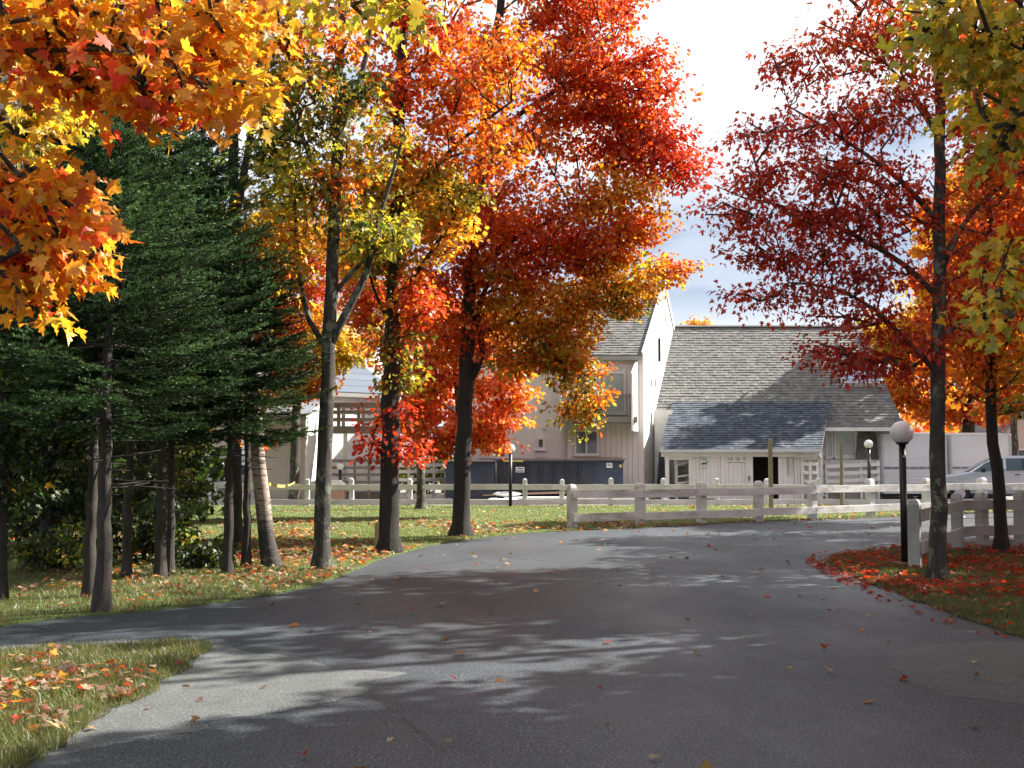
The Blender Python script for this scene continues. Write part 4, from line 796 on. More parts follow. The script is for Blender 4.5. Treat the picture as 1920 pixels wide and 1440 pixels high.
m = M(); m.bb(xL + .4, xR - .15, 46.8, 56.3, 0, zE + .1); m.prism([(xR - .2, 46.8, zE + .1), (xR - .2, 56.3, zE + .1), (xR - .2, yR, zR - .15)], (.1, 0, 0)); obj('wall', m, WHITE, B)
m = M(); m.beam((xL, yR, zR + .03), (xR, yR, zR + .03), .3, .06); obj('ridge_cap', m, METALG, B)
Y = 46.8
window(B, bx(1548, Y), bx(1562, Y), bz(858, Y), bz(808, Y), Y, pane=GLASSG); window(B, bx(1563, Y), bx(1606, Y), bz(858, Y), bz(808, Y), Y, pane=GLASSG, fw=.1)
obj('shingle_panel', shingles((bx(1602, Y), Y - .25, bz(862, Y)), (bx(1648, Y), Y - .25, bz(862, Y)), (bx(1640, Y), Y - .05, bz(808, Y)), (bx(1610, Y), Y - .05, bz(808, Y)), 8, .22, .03, CEDAR, 6), SHINGLE, B)
m = M(); m.bb(bx(1536, 46.6), bx(1660, 46.6), 46.5, 46.79, bz(872, 46.6), bz(862, 46.6)); obj('sill_band', m, WHITE, B)
m = M(); m.bb(bx(1648, Y), bx(1662, Y), Y - .03, Y - .005, .2, bz(826, Y)); obj('doorway', m, DARK, B)  # dark slab in place of the opening's inner shade
def onroofB(px, py):
    k = (zR - zE) / (yR - ye); d = ray(px, py); t = (zE - k * ye - H) / (d[2] - k * d[1]); return np.array([d[0] * t, d[1] * t, H + d[2] * t])
p0, p1 = onroofB(1582, 728), onroofB(1646, 706); ang = math.atan2(zR - zE, yR - ye); ln = np.linalg.norm((p1 - p0)[1:])
m = M(); c = (p0 + p1) / 2; m.box(c + [0, -.06, .12], (p1[0] - p0[0], ln, .3), 0, ang); s_ = obj('skylight', m, METALG, rfB)
m = M(); m.box(c + [0, -.06 - .16 * sin(ang), .12 + .16 * cos(ang)], (p1[0] - p0[0] - .12, ln - .12, .02), 0, ang); obj('pane', m, SKYL, s_)
# white return wall at the foot of the gable
m = M(); X0, X1 = bx(1236, 46.2), bx(1262, 46.2)
m.prism([(X0 - .2, 46.0, 0), (X0 - .2, 46.0, bz(768, 46)), (X1, 46.0, bz(768, 46)), (X0 + .05, 46.0, bz(850, 46)), (X0 + .05, 46.0, 0)], (0, .3, 0)); obj('return_wall', m, WHITE, B)
obj('shingle_panel', shingles((bx(1229, 45.4), 45.4, 0), (bx(1250, 45.4), 45.4, 0), (bx(1250, 45.4), 45.5, bz(848, 45.4)), (bx(1237, 45.4), 45.5, bz(848, 45.4)), 10, .2, .03, DARKR, 16), SHINGLE, B)
# --- entrance shed
S = thing('entrance_shed', (9, 44, 0), 'low white board shed with shingle roof toned as if in shadow and open dark doorway', 'shed')
yg, yt_ = 43.15, 47.24; zg, zt = bz(843, yg), bz(756, yt_)
obj('roof', shingles((bx(1237, yg), yg, zg), (bx(1541, yg), yg, zg), (bx(1559, yt_), yt_, zt + .05), (bx(1262, yt_), yt_, zt + .05), 22, .18, .034, DARKR, 7), SHINGLE, S)
m = M(); m.bb(bx(1237, yg), bx(1539, yg), yg - .12, yg - .01, zg - .11, zg - .005); obj('gutter', m, METALG, S, bevel=.02)
m = M(); m.bb(bx(1240, 43.4), bx(1537, 43.4), 43.3, 43.45, zg - .28, zg - .09); obj('header_beam', m, SHEDW, S)
ys = 43.5; z2 = zg - .14
m = M(); boards(m, bx(1291, ys), bx(1352, ys), ys, .12, z2, .15, .02, .008); obj('board_wall', m, SHEDW, S); m = M(); boards(m, bx(1459, ys), bx(1476, ys), ys, .02, z2, .15, .02, .008); boards(m, bx(1476, ys), bx(1489, ys), ys + .05, .02, z2, .2, .02); boards(m, bx(1489, ys), bx(1500, ys), ys, .02, z2, .1, .02)
obj('board_wall', m, SHEDW, S)
m = M(); boards(m, bx(1351, ys), bx(1411, ys), ys - .06, .1, z2, .15, .025, .008, saw=.05); dr = obj('sliding_door', m, SHEDW, S)
m = M(); m.bb(bx(1402, ys), bx(1404, ys), ys - .14, ys - .09, bz(901, ys), bz(893, ys)); obj('handle', m, BLACK, dr)
m = M(); m.bb(bx(1411, ys), bx(1459, ys), 44.6, 44.65, 0, z2); m.bb(bx(1404, ys) , bx(1411, ys), 43.6, 44.6, 0, z2); m.bb(bx(1459, ys), bx(1466, ys), 43.6, 44.6, 0, z2); m.bb(bx(1405, ys), bx(1465, ys), 43.55, 44.7, z2 - .02, z2); obj('dark_interior', m, DARK, S)  # bay faces near black, so the doorway's shade is in their colour
m = M(); m.bb(bx(1291, ys), bx(1404, ys), 44.9, 45.0, .1, zg); obj('back_wall', m, WHITE, S); m = M(); m.bb(bx(1466, ys), bx(1500, ys), 44.9, 45.0, .1, zg); obj('back_wall', m, WHITE, S)
for a, b, y_ in ((1247, 1254, ys), (1265, 1270, ys + .5), (1534, 1541, ys - .1), (1500, 1504, ys)):
    m = M(); m.bb(bx(a, y_), bx(b, y_), y_ - .07, y_ + .07, 0, zg - .1); obj('post', m, SHEDW, S)
m = M(); m.bb(bx(1246, ys), bx(1292, ys), ys - .03, ys + .05, bz(862, ys), bz(854, ys)); obj('lintel', m, SHEDW, S); m = M(); m.bb(bx(1500, ys), bx(1536, ys), ys - .03, ys + .05, bz(862, ys), bz(854, ys)); obj('lintel', m, SHEDW, S)
m = M(); m.bb(bx(1270, ys), bx(1292, ys), 44.4, 44.5, bz(903, 44.4), bz(874, 44.4)); obj('side_panel', m, GREYW, S)
for p_ in ((869, 872), (890, 894), (903, 906), (915, 918)): m = M(); m.beam((bx(1269, 43.9), 43.9, bz(p_[1], 43.9)), (bx(1294, 43.9), 43.9, bz(p_[0] if p_[0] > 880 else 864, 43.9)), .05, .06); obj('rail', m, WHITE, S)
m = M(); xx = bx(1533, yg); m.tube([(xx, yg - .05, zg - .08), (xx + .03, yg - .02, zg - .22), (xx + .16, yg + .18, zg - .34), (xx + .16, yg + .18, .35), (xx + .25, yg + .1, .22)], .045, 8); obj('downspout', m, METALG, S)
m = M(); m.tube([(bx(1480, ys), ys - .1, bz(872, ys)), (bx(1480, ys), ys - .1, bz(858, ys))], .07, 10); m.bb(bx(1477, ys), bx(1482, ys), ys - .12, ys, bz(888, ys), bz(874, ys)); obj('meter_box', m, METALG, S)
# signs
def sign(name, x0, x1, z0, z1, Y, mat, label, text=None, tsize=.2, marks=None, tmat=None):
    m = M(); m.bb(x0, x1, Y - .02, Y, z0, z1); o = obj(name, m, mat, None, base=((x0 + x1) / 2, Y, z0)); tag(o, label, 'sign')
    if text:
        cu = bpy.data.curves.new('lettering', 'FONT'); cu.body = text; cu.size = tsize; cu.align_x = 'CENTER'; cu.align_y = 'CENTER'; cu.extrude = .003
        to = bpy.data.objects.new('lettering', cu); COL.objects.link(to); dg = bpy.context.evaluated_depsgraph_get(); me = bpy.data.meshes.new_from_object(to.evaluated_get(dg))
        bpy.data.objects.remove(to); l = bpy.data.objects.new('lettering', me); me.materials.clear(); me.materials.append(tmat or INK); COL.objects.link(l); l.parent = o; l.rotation_euler = (pi / 2, 0, 0); l.location = (0, -.0235, (z1 - z0) * (.58 if marks else .5))
    if marks:
        mm = M()
        for q in marks: mm.bb(x0 + (x1 - x0) * q[0], x0 + (x1 - x0) * q[1], Y - .024, Y - .0205, z0 + (z1 - z0) * q[2], z0 + (z1 - z0) * q[3])
        obj('mark', mm, tmat or INK, o)
    return o
ys2 = ys - .10
sign('direction_sign', bx(1364, ys2), bx(1398, ys2), bz(868, ys2), bz(855.5, ys2), ys2, SIGNW, 'pale sign reading 14 16 with arrow on the sliding shed door', '14  16 \u2192', .19, [(.02 + .06 * i, .065 + .06 * i, .06, .14) for i in range(16)])
o = sign('notice_sign', bx(1314, ys - .04), bx(1327, ys - .04), bz(880, ys - .04), bz(858, ys - .04), ys - .04, SIGNW, 'small pale notice with a little horse on shed boards left of the door', None, 0, [(.15, .45, .90, .93), (.5, .85, .90, .93), (.1, .9, .80, .83), (.2, .8, .74, .77), (.15, .5, .16, .19), (.55, .9, .16, .19), (.25, .75, .08, .11)])
m = M(); xx, zz, s_ = bx(1320.5, ys), bz(870, ys), .15
hp = [(-1, .25), (-.75, .45), (.35, .4), (.6, .75), (.85, .95), (.95, .75), (1.15, .55), (1.05, .42), (.8, .45), (.62, .05), (.6, -.65), (.45, -.65), (.4, -.1), (-.45, -.08), (-.55, -.65), (-.72, -.65), (-.75, 0), (-.95, -.3)]
m.prism([(xx + a * s_ * .8, ys - .064, zz + b * s_ * .8) for a, b in hp], (0, .003, 0)); obj('horse_mark', m, INK, o)
sign('direction_sign', bx(1279.5, 44.38), bx(1300, 44.38), bz(896, 44.38), bz(881, 44.38), 44.38, SIGNG, 'grey sign reading 15 in the shaded open bay of the shed', '15 + 17', .19)
# --- ramp railing right of the shed
def railing(name, label, cat, x0, x1, Y0, Y1, zs, post_u, hgt, mat, th=.12, tilt=0, ptop=0, base=0.0, pw=.09):
    root = thing(name, ((x0 + x1) / 2, (Y0 + Y1) / 2, 0), label, cat)
    for u in post_u:
        m = M(); X, Yp = x0 + (x1 - x0) * u, Y0 + (Y1 - Y0) * u; m.bb(X - pw / 2, X + pw / 2, Yp - pw / 2, Yp + pw / 2, base, hgt + tilt * u); obj('post', m, mat, root)
    for z in zs: m = M(); m.beam((x0, Y0 - pw / 2 - .025, z), (x1, Y1 - pw / 2 - .025, z + tilt), .045, th); obj('rail', m, mat, root)
    return root
railing('ramp_railing', 'white four board railing of the ramp right of the shed', 'railing', bx(1546, 45.2), bx(1654, 45.2), 45.2, 45.6, [bz(y, 45.2) for y in (875, 889, 903, 916)], (.02, .33, .66, .98), bz(868, 45.2), WHITE, .15, .1)
railing('shed_railing', 'grey boards across the open right bay of the shed', 'railing', bx(1502, 43.8), bx(1536, 43.8), 43.8, 43.8, [bz(y, 43.8) for y in (870, 886, 902)], (.08, .5, .92), bz(866, 43.8), WHITE, .12, 0)
m = M(); m.bb(bx(1546, 45.4), bx(1650, 45.4), 45.55, 46.75, 0, .55); tag(obj('ramp', m, CONC, None, base=(bx(1598, 46), 46, 0)), 'low concrete ramp behind the white board railing', 'ramp')
# --- left buildings
E = thing('beige_building', (-9, 44, 0), 'low beige building with sloping pale roof behind the yellow maple', 'building')
yE = 41.9; zE1 = bz(781, yE); X0, X1 = bx(471, yE), bx(572, yE)
m = M(); m.prism([(X0, yE, 0), (X1, yE, 0), (X1 + .15, 44.2, 0), (X0, 44.2, 0)], (0, 0, zE1)); obj('wall', m, BEIGE, E)
m = M(); m.prism([(X1 + .02, yE + .01, 0), (X1 + .17, 44.2, 0), (X1 + .17, 44.2, bz(757, 44.2)), (X1 + .02, yE + .01, zE1 + .05)], (-.1, 0, 0)); obj('side_wall', m, WHITE, E)
m = M(); m.bb(X0 - .1, X1 + .05, yE - .12, yE - .01, zE1 - .13, zE1 + .02); obj('fascia', m, FASCIA, E)
m = M(); m.prism([(X0 - .1, yE - .1, zE1 + .03), (X1 + .03, yE - .1, zE1 + .03), (X1 + .2, 44.2, bz(757, 44.2) + .04), (X0 - .1, 44.2, bz(757, 44.2) + .04)], (0, 0, .06)); obj('roof', m, ROOFM, E)
m = M(); m.bb(bx(400, 50), X0, 50, 56, 0, 3.3); obj('wing_wall', m, BEIGE, E)
F_ = thing('pale_roofed_building', (-7, 50, 0), 'bright white building with pale rolled metal roof behind the grey walkway', 'building')
P0, P1 = np.array([bx(601, 44.4), 44.4, 0]), np.array([bx(735, 47.0), 47.0, 0]); zF = bz(737, 45); nb = np.array([P0[1] - P1[1], P1[0] - P0[0], 0]); nb /= np.linalg.norm(nb)
m = M(); m.prism([P0, P1, P1 + nb * 6, P0 + nb * 6], (0, 0, zF)); obj('wall', m, WHITE, F_)
for u, w in ((.12, .16), (.55, .16)): m = M(); q = P0 + (P1 - P0) * u - nb * .03; m.box((q[0], q[1], zF / 2), (w, .06, zF), math.atan2(P1[1] - P0[1], P1[0] - P0[0])); obj('pilaster', m, SIDING, F_)
up = np.array([0, 0, bz(645, 49.5) - zF]); e0, e1 = P0 - nb * .35 + [0, 0, zF + .03], P1 - nb * .35 + [0, 0, zF + .03]
obj('roof', shingles(e0 - [.4, 0, 0], e1 + [.1, 0, 0], e1 + nb * 4.6 + up + [.1, 0, 0], e0 + nb * 4.6 + up - [.4, 0, 0], 8, 3.2, .02, [(.105, .125, .16), (.12, .14, .175)], 8, .06), SHINGLE, F_)
m = M(); m.beam(e0 - [.4, 0, .1], e1 + [.1, 0, -.1 + .0], .05, .16); obj('fascia', m, FASCIA, F_)
# walkway
WK = thing('raised_walkway', (bx(730, 46), 46, 0), 'grey raised timber walkway with three board rails behind the forked maple', 'walkway')
yw = 42.4; x0, x1 = bx(598, yw), bx(880, yw)
m = M(); m.bb(x0, x1, yw, yw + .08, bz(812, yw), bz(799, yw)); m.bb(x0, x1, yw + .08, yw + 1.2, bz(803, yw), bz(800, yw)); m.bb(x0, x1, yw + 1.2, yw + 1.28, bz(812, yw), bz(799, yw)); obj('deck', m, GREYW, WK)
for ys_ in ((763, 755), (774.5, 769.5), (788.5, 783.5)):
    for yy in (yw - .04, yw + 1.26):
        m = M(); m.bb(x0, x1, yy, yy + .05, bz(ys_[0], yw), bz(ys_[1], yw)); obj('rail', m, GREYW, WK)
for px in (634, 672, 704, 738, 775, 812, 848):
    for yy in (yw + .02, yw + 1.2):
        m = M(); X = bx(px, yw); m.bb(X - .07, X + .07, yy, yy + .05, bz(799, yw), bz(757, yw)); obj('post', m, GREYW, WK)
for px in (646, 786):
    m = M(); X = bx(px, yw); m.bb(X - .07, X + .07, yw + .1, yw + .24, 0, bz(812, yw)); obj('support_post', m, WHITE, WK)
m = M(); m.beam((bx(768, yw), yw + .3, bz(848, yw)), (bx(783, yw), yw + .3, bz(812, yw)), .04, .05); obj('brace', m, WHITE, WK); m = M(); m.beam((bx(768, yw), yw + .36, bz(814, yw)), (bx(783, yw), yw + .36, bz(846, yw)), .04, .05); obj('brace', m, WHITE, WK)
railing('deck_railing', 'grey board railing on the low deck left of the twin stemmed maple', 'railing', bx(610, 42.2), bx(742, 42.2), 42.2, 42.2, [bz(y, 42.2) for y in (864, 877, 890, 904)], (.05, .22, .42, .62, .8, .97), bz(862, 42.2), GREYW, .11, 0)
railing('ramp_railing', 'white board railing leading up to the blue bins', 'railing', bx(742, 42.4), bx(838, 43.8), 42.4, 43.8, [bz(y, 43) for y in (872, 884, 899)], (.04, .25, .5, .74, .97), bz(866, 43), WHITE, .13, 0)
m = M(); m.bb(bx(615, 42.4), bx(742, 42.4), 42.4, 43.9, 0, .42); tag(obj('low_deck', m, GREYW, None, base=(bx(680, 45), 45, 0)), 'low grey deck platform behind the grey board railing', 'deck')
PR = thing('brick_pier', (bx(634, 41.6), 41.6, 0), 'short brick and plaster pier with white cap beside the forked maple', 'pier')
m = M(); m.bb(bx(618, 41.4), bx(647, 41.4), 41.3, 41.85, 0, bz(918, 41.4)); obj('base', m, BRICK, PR)
m = M(); a, b = bx(616, 41.4), bx(650, 41.4); z0, z1 = bz(918, 41.4), bz(901, 41.4); m.prism([(a, 41.28, z0), (b, 41.28, z0), (b, 41.28, z1 - .2), (b - .25, 41.28, z1), (a, 41.28, z1)], (0, .6, 0)); obj('cap', m, WHITE, PR)
# --- roll off bins
def bin_(label, x0, x1, y0, y1, z0, z1, ribs, mat, endmat=None, endx=None):
    t = thing('roll_off_bin', ((x0 + x1) / 2, (y0 + y1) / 2, 0), label, 'waste bin', 'blue roll off bins')
    m = M(); e = endx if endx else x1
    m.bb(x0, e, y0, y0 + .05, z0, z1); m.bb(x0, x1, y1 - .05, y1, z0, z1); m.bb(x0, x0 + .05, y0 + .05, y1 - .05, z0, z1); m.bb(x1 - .05, x1, y0 + .05, y1 - .05, z0, z1); m.bb(x0 + .05, x1 - .05, y0 + .05, y1 - .05, z0, z0 + .05); obj('body', m, mat, t)
    if endx: m = M(); m.bb(e, x1, y0 - .004, y0 + .05, z0, z1); obj('end_panel', m, endmat, t)
    m = M(); m.bb(x0 - .03, x1 + .03, y0 - .05, y0 - .006, z1 - .08, z1 + .02); obj('rim', m, RIBB, t)
    for r in ribs: m = M(); m.bb(r - .05, r + .05, y0 - .09, y0 - .005, z0 + .02, z1 - .085); obj('rib', m, RIBB, t)
    for xx in (x0 + .5, x1 - .5): m = M(); m.tube([(xx, y0 + .1, .09), (xx, y0 + .3, .09)], .09, 12); obj('roller', m, RUBBER, t)
    return t
yD = 42.3
D1 = bin_('long ribbed navy bin below the lodge windows', bx(932, yD), bx(1168, yD), yD, yD + 2, .14, bz(864, yD), [bx(p, yD) for p in (941, 966, 990, 1014, 1039, 1063, 1087)], NAVY, NAVYB, bx(1117, yD))
D2 = bin_('plain fronted navy bin half hidden by the red maple trunk', bx(836, yD - .3), bx(927, yD - .3), yD - .3, yD + 1.8, .08, bz(866, yD - .3), [], NAVYB)
m = M(); m.bb(bx(838, yD - .5), bx(846, yD - .5), yD - .34, yD - .31, bz(940, yD), bz(933, yD)); m2 = obj('plate', m, SIGNG, D2)
sign('bin_label', bx(967, yD), bx(983, yD), bz(885.5, yD), bz(875.5, yD), yD - .095, SIGNW, 'small pale two line label on the long ribbed bin', None, 0, [(.2, .85, .62, .82), (.06, .9, .14, .36)])
sign('bin_label', bx(1137, yD), bx(1148, yD), bz(877, yD), bz(867.5, yD), yD - .006, SIGNW, 'square white sticker on the bright blue end of the long bin', None, 0, [(.2, .38, .35, .65), (.45, .58, .35, .65), (.66, .84, .35, .65)])
m = M(); m.bb(bx(1161, yD), bx(1165.5, yD), yD - .03, yD - .006, bz(876.5, yD), bz(871, yD)); obj('sticker', m, YELLOW, D1)
m = M(); m.bb(bx(944, yD), bx(981, yD), yD - .075, yD - .055, bz(866, yD), bz(863, yD)); obj('yellow_strip', m, YELLOW, D1)
m = M(); zz = bz(864, yD) + .05; m.beam((bx(897, yD), yD + .1, zz + .02), (bx(1173, yD), yD + .05, zz + .0), .22, .05); m.beam((bx(1090, yD), yD + .3, zz + .07), (bx(1168, yD), yD + .2, zz + .06), .2, .04); tag(obj('plank', m, WOODB, None, base=(bx(1040, yD), yD, zz)), 'long dark board lying along the rim of the ribbed bin', 'board')
# stacked lumber under tarpaulin, kerb timbers
yt2 = 41.3
m = M(); m.bb(bx(945, yt2), bx(1215, yt2), yt2, yt2 + .6, 0, .26); tag(obj('timber_kerb', m, TARP, None, base=(bx(1080, yt2), yt2, 0), bevel=.03), 'long pale timber kerb wrapped in sheeting below the ribbed bin', 'kerb')
m = M()
for i in range(3): m.beam((bx(905 + i * 4, yt2), yt2 + .75 + i * .2, .30 + .02 * i), (bx(1062 - i * 6, yt2), yt2 + .7 + i * .2, .40 + .02 * i), .16, .045)
tag(obj('lumber', m, PINK, None, base=(bx(980, yt2), yt2 + .8, .3)), 'pinkish new planks lying behind the sheeted timber kerb', 'lumber')
m = M(); m.bb(bx(652, yt2), bx(935, yt2), yt2 - .1, yt2 + .12, 0, .17); tag(obj('timber_kerb', m, WOODY, None, base=(bx(790, yt2), yt2, 0), bevel=.015), 'long tan timber kerb at the far lawn edge', 'kerb')
def sack(px, py, w, d, h, Y, z, label, seed):
    rng = np.random.default_rng(seed); m = M(); c = np.array([bx(px, Y), Y, z]); m.sphere((0, 0, 0), 1, 20, 10); v = np.array(m.v); v *= np.array([w / 2, d / 2, h / 2]); v[:, 2] += h / 2
    f = lownoise(v[:, 0] * 3 + v[:, 1], v[:, 2] * 4 + v[:, 1] * 2, 2.2, seed); v *= (1 + .10 * f)[:, None]; v[:, 2] = np.maximum(v[:, 2], 0); m.v = [tuple(p + c) for p in v]
    tag(obj('sandbag', m, TARP, None, smooth=True, base=tuple(c)), label, 'sandbag', 'white sandbags by the lamp')
sack(938, 946, 1.1, .5, .24, 40.9, 0, 'white sandbag lying low at the foot of the middle globe lamp', 1); sack(958, 946, .95, .5, .22, 40.75, 0, 'white sandbag right of the middle lamp foot', 2); sack(950, 930, 1.0, .5, .2, 41.55, .262, 'white sandbag on top of the sheeted kerb end', 3)
# --- trailers
def trailer(x0, x1, Y, z0, z1, label):
    t = thing('storage_trailer', ((x0 + x1) / 2, Y + 1.2, 0), label, 'trailer', 'white box trailers'); m = M(); n = 17; h = (z1 - z0) / n
    for i in range(n):   # lapped horizontal cladding
        za, zb2 = z0 + i * h, z0 + (i + 1) * h
        m.add([(x0, Y - .016, za), (x1, Y - .016, za), (x1, Y, zb2), (x0, Y, zb2), (x0, Y, za), (x1, Y, za)], [(0, 1, 2, 3), (4, 5, 1, 0)])
    m.bb(x0, x1, Y, Y + 2.4, z0, z1); obj('body', m, WHITEB, t)
    m = M(); m.prism([(x0 - .02, Y - .03, z1), (x1 + .02, Y - .03, z1), (x1 + .02, Y + 1.2, z1 + .10), (x0 - .02, Y + 1.2, z1 + .10)], (0, 0, .03)); m.prism([(x0 - .02, Y + 1.2, z1 + .10), (x1 + .02, Y + 1.2, z1 + .10), (x1 + .02, Y + 2.43, z1), (x0 - .02, Y + 2.43, z1)], (0, 0, .03)); obj('roof', m, WHITE, t)
    zz = bz(877, Y); m = M(); x = x0 + .1
    while x < x1 - .2: m.bb(x, min(x + .32, x1 - .05), Y - .05, Y - .042, zz - .025, zz + .02); x += .36
    obj('black_trim', m, BLACK, t)
    for xx in (x0 + .02, x1 - .1): m = M(); m.bb(xx, xx + .08, Y - .06, Y - .042, z0, z1); obj('corner_post', m, METALG, t)
    m = M(); m.bb(x0, x1, Y + .05, Y + 2.3, z0 - .12, z0 - .003); obj('chassis', m, BLACK, t)
    for xx in (x0 + (x1 - x0) * .4, x0 + (x1 - x0) * .65):
        m = M(); m.tube([(xx, Y + .02, .33), (xx, Y + .25, .33)], .33, 20); obj('wheel', m, RUBBER, t)
WHITEB = paint('white_cladding', (.70, .72, .74), .6, .04, 2, .05, 20)
trailer(bx(1652, 46.2), bx(1776, 46.2), 46.2, .22, bz(815, 46.2), 'white clad trailer left of the lichened crimson maple trunk')
trailer(bx(1780, 46.4), bx(1897, 46.4), 46.4, .22, bz(816, 46.4), 'white clad trailer directly behind the silver minivan')
HB = thing('small_house', (bx(1925, 60), 62, 0), 'small pale house with gable showing past the end of the trailers', 'house')
X0, X1 = bx(1888, 60), bx(2040, 60); m = M(); m.bb(X0, X1, 60, 66, 0, 3.2); m.prism([(X0, 60, 3.2), (X1, 60, 3.2), ((X0 + X1) / 2, 60, 5.2)], (0, 6, 0)); obj('wall', m, BEIGE, HB)
xm = (X0 + X1) / 2
obj('roof', shingles((X0 - .3, 66.2, 3.05), (X0 - .3, 59.8, 3.05), (xm, 59.8, 5.3), (xm, 66.2, 5.3), 12, .4, .03, CEDAR, 9), SHINGLE, HB); obj('roof', shingles((X1 + .3, 59.8, 3.05), (X1 + .3, 66.2, 3.05), (xm, 66.2, 5.3), (xm, 59.8, 5.3), 12, .4, .03, CEDAR, 10), SHINGLE, HB)
window(HB, X0 + .5, X0 + 1.3, 1.1, 2.2, 60)
# ------------------------------------------------------------------ fences
def ground_pt(px, Y): return np.array([bx(px, Y), Y, 0.0])
def fence_post(par, p, ang, h, w, mat, seed, cap='dome'):
    rng = np.random.default_rng(seed); tx, ty = rng.normal(0, .012, 2); m = M(); K = [0, h * .5, h - .09, h - .03, h]; S_ = [1, 1, 1, .8, .42] if cap == 'dome' else [1, 1, 1, .93, .55]
    V = []
    for z, s in zip(K, S_):
        for a, b in ((-1, -1), (1, -1), (1, 1), (-1, 1)):
            X, Yy = a * w / 2 * s, b * w / 2 * s; V.append((p[0] + X * cos(ang) - Yy * sin(ang) + tx * z, p[1] + X * sin(ang) + Yy * cos(ang) + ty * z, z - .02))
    F = [(i * 4 + j, i * 4 + (j + 1) % 4, i * 4 + 4 + (j + 1) % 4, i * 4 + 4 + j) for i in range(4) for j in range(4)] + [(16, 17, 18, 19)]
    m.add(V, F); obj('post', m, mat, par, bevel=.008)
def fence(name, label, pts, h, w, rails, rh, mat, seed, face=-1, rt=.05, extra=(), wob=.008):
    rng = np.random.default_rng(seed); pts = [np.array(p) for p in pts]; root = thing(name, tuple(pts[len(pts) // 2]), label, 'fence'); K = len(pts)
    for i, p in enumerate(pts):
        d = pts[min(i + 1, K - 1)] - pts[max(i - 1, 0)]; fence_post(root, p, math.atan2(d[1], d[0]), h * (1 + rng.normal(0, .012)), w, mat, seed + i)
    for i in range(K - 1):
        d = pts[i + 1] - pts[i]; d /= np.linalg.norm(d); n = np.array([d[1], -d[0], 0]) * (w / 2 + rt / 2 + .002)
        for z in rails:
            a, b = pts[i] + n + [0, 0, z + rng.normal(0, wob)], pts[i + 1] + n + [0, 0, z + rng.normal(0, wob)]
            e = .06 if i == 0 else 0; m = M(); m.beam(a - d * e, b - d * .004 + d * (.06 if i == K - 2 else 0), rt, rh); obj('rail', m, mat, root, bevel=.005)
    return root
front = [ground_pt(px, 3603 / (by - 857)) for px, by in ((1073, 990), (1200, 985.5), (1314, 981), (1420, 977), (1521, 973), (1630, 968), (1735, 964), (1840, 961), (1945, 958), (2050, 955))]
fence('rail_fence', 'weathered white two rail fence along the far side of the road', front, 1.12, .2, (.83, .26), .2, FENCEW, 100, wob=.012)
farf = [ground_pt(px, 40.2) for px in (250, 330, 403, 490, 577, 660, 769, 877, 984, 1053, 1145, 1244, 1344, 1436, 1533, 1632, 1735, 1834, 1935)]
fence('rail_fence', 'greyer low two rail fence at the back of the lawn before the buildings', farf, 1.0, .17, (.66, .12), .2, FENCEB, 140)
right = [gr(1716, 1068), gr(1796, 1034), gr(1843, 1029), gr(1914, 1027), gr(1990, 1020), gr(2080, 1012)]
right[0] = gr(1716, 1068)
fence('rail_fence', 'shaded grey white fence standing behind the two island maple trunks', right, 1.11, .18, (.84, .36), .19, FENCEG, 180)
def stake(px, base_y, top_y, w, mat, label, name='wooden_stake', cat='stake', lean=(0, 0), Y=None):
    p = gr(px, base_y) if Y is None else ground_pt(px, Y); h = bz(top_y, p[1]); rng = np.random.default_rng(int(px)); m = M()
    V = []
    for z, s in ((-.05, 1), (h * .5, 1), (h - .05, .98), (h, .8)):
        for a, b in ((-1, -1), (1, -1), (1, 1), (-1, 1)): V.append((p[0] + a * w / 2 * s + lean[0] * z + rng.normal(0, .003), p[1] + b * w / 2 * s + lean[1] * z, z))
    m.add(V, [(i * 4 + j, i * 4 + (j + 1) % 4, i * 4 + 4 + (j + 1) % 4, i * 4 + 4 + j) for i in range(3) for j in range(4)] + [(12, 13, 14, 15)])
    tag(obj(name, m, mat, None, bevel=.006, base=(p[0], p[1], 0)), label, cat)
stake(1446, 955, 823, .125, WEATH, 'taller weathered timber pole before the dark shed doorway'); stake(1578, 952, 828, .09, WEATH, 'thinner timber pole in front of the white ramp railing', lean=(.012, 0))
stake(706, 1038, 979, .085, WOODY, 'short tan marker post leaning against the twin stemmed maple', 'marker_post', 'post', lean=(.02, 0))
# ------------------------------------------------------------------ globe lamps
def lamp(px, base_y, globe_y, gr_px, label, Y=None, foot=True, rad=.055):
    p = gr(px, base_y) if Y is None else ground_pt(px, Y); s = ppm(p[1]); R_ = gr_px / s; zc = bz(globe_y, p[1]); t = thing('globe_lamp', tuple(p), label, 'street lamp', 'globe lamps')
    m = M(); m.tube([p + [0, 0, -.02], p + [0, 0, zc - R_ * .82]], rad, 16); pole = obj('pole', m, BLACK, t, smooth=True)
    m = M(); m.tube([p + [0, 0, zc - R_ * 1.05], p + [0, 0, zc - R_ * .98], p + [0, 0, zc - R_ * .86]], [rad * 1.25, R_ * .52, R_ * .56], 20); obj('collar', m, BLACK, t, smooth=False)
    m = M(); m.sphere((p[0], p[1], zc), R_, 40, 24); obj('globe', m, OPAL, t, smooth=True)
    if foot:
        m = M(); m.box(p + [.0, 0, .02], (.34, .34, .10), .2); obj('footing', m, WOODB, t, bevel=.015)
        m = M(); m.tube([(p[0], p[1] - rad - .012, zc - R_ - .2), (p[0], p[1] - rad + .01, zc - R_ - .2)], .014, 10); obj('screw', m, WHITE, t)
    return t
lamp(1697, 1062, 811, 21.5, 'nearest black pole lamp with shaded globe at the island fence corner')
lamp(957, 951, 841, 8.6, 'black pole lamp standing in front of the long ribbed bin', foot=False, rad=.06)
lamp(1629, 950, 833, 8.2, 'black pole lamp in front of the white ramp railing and trailers', Y=40.6, foot=False, rad=.06)
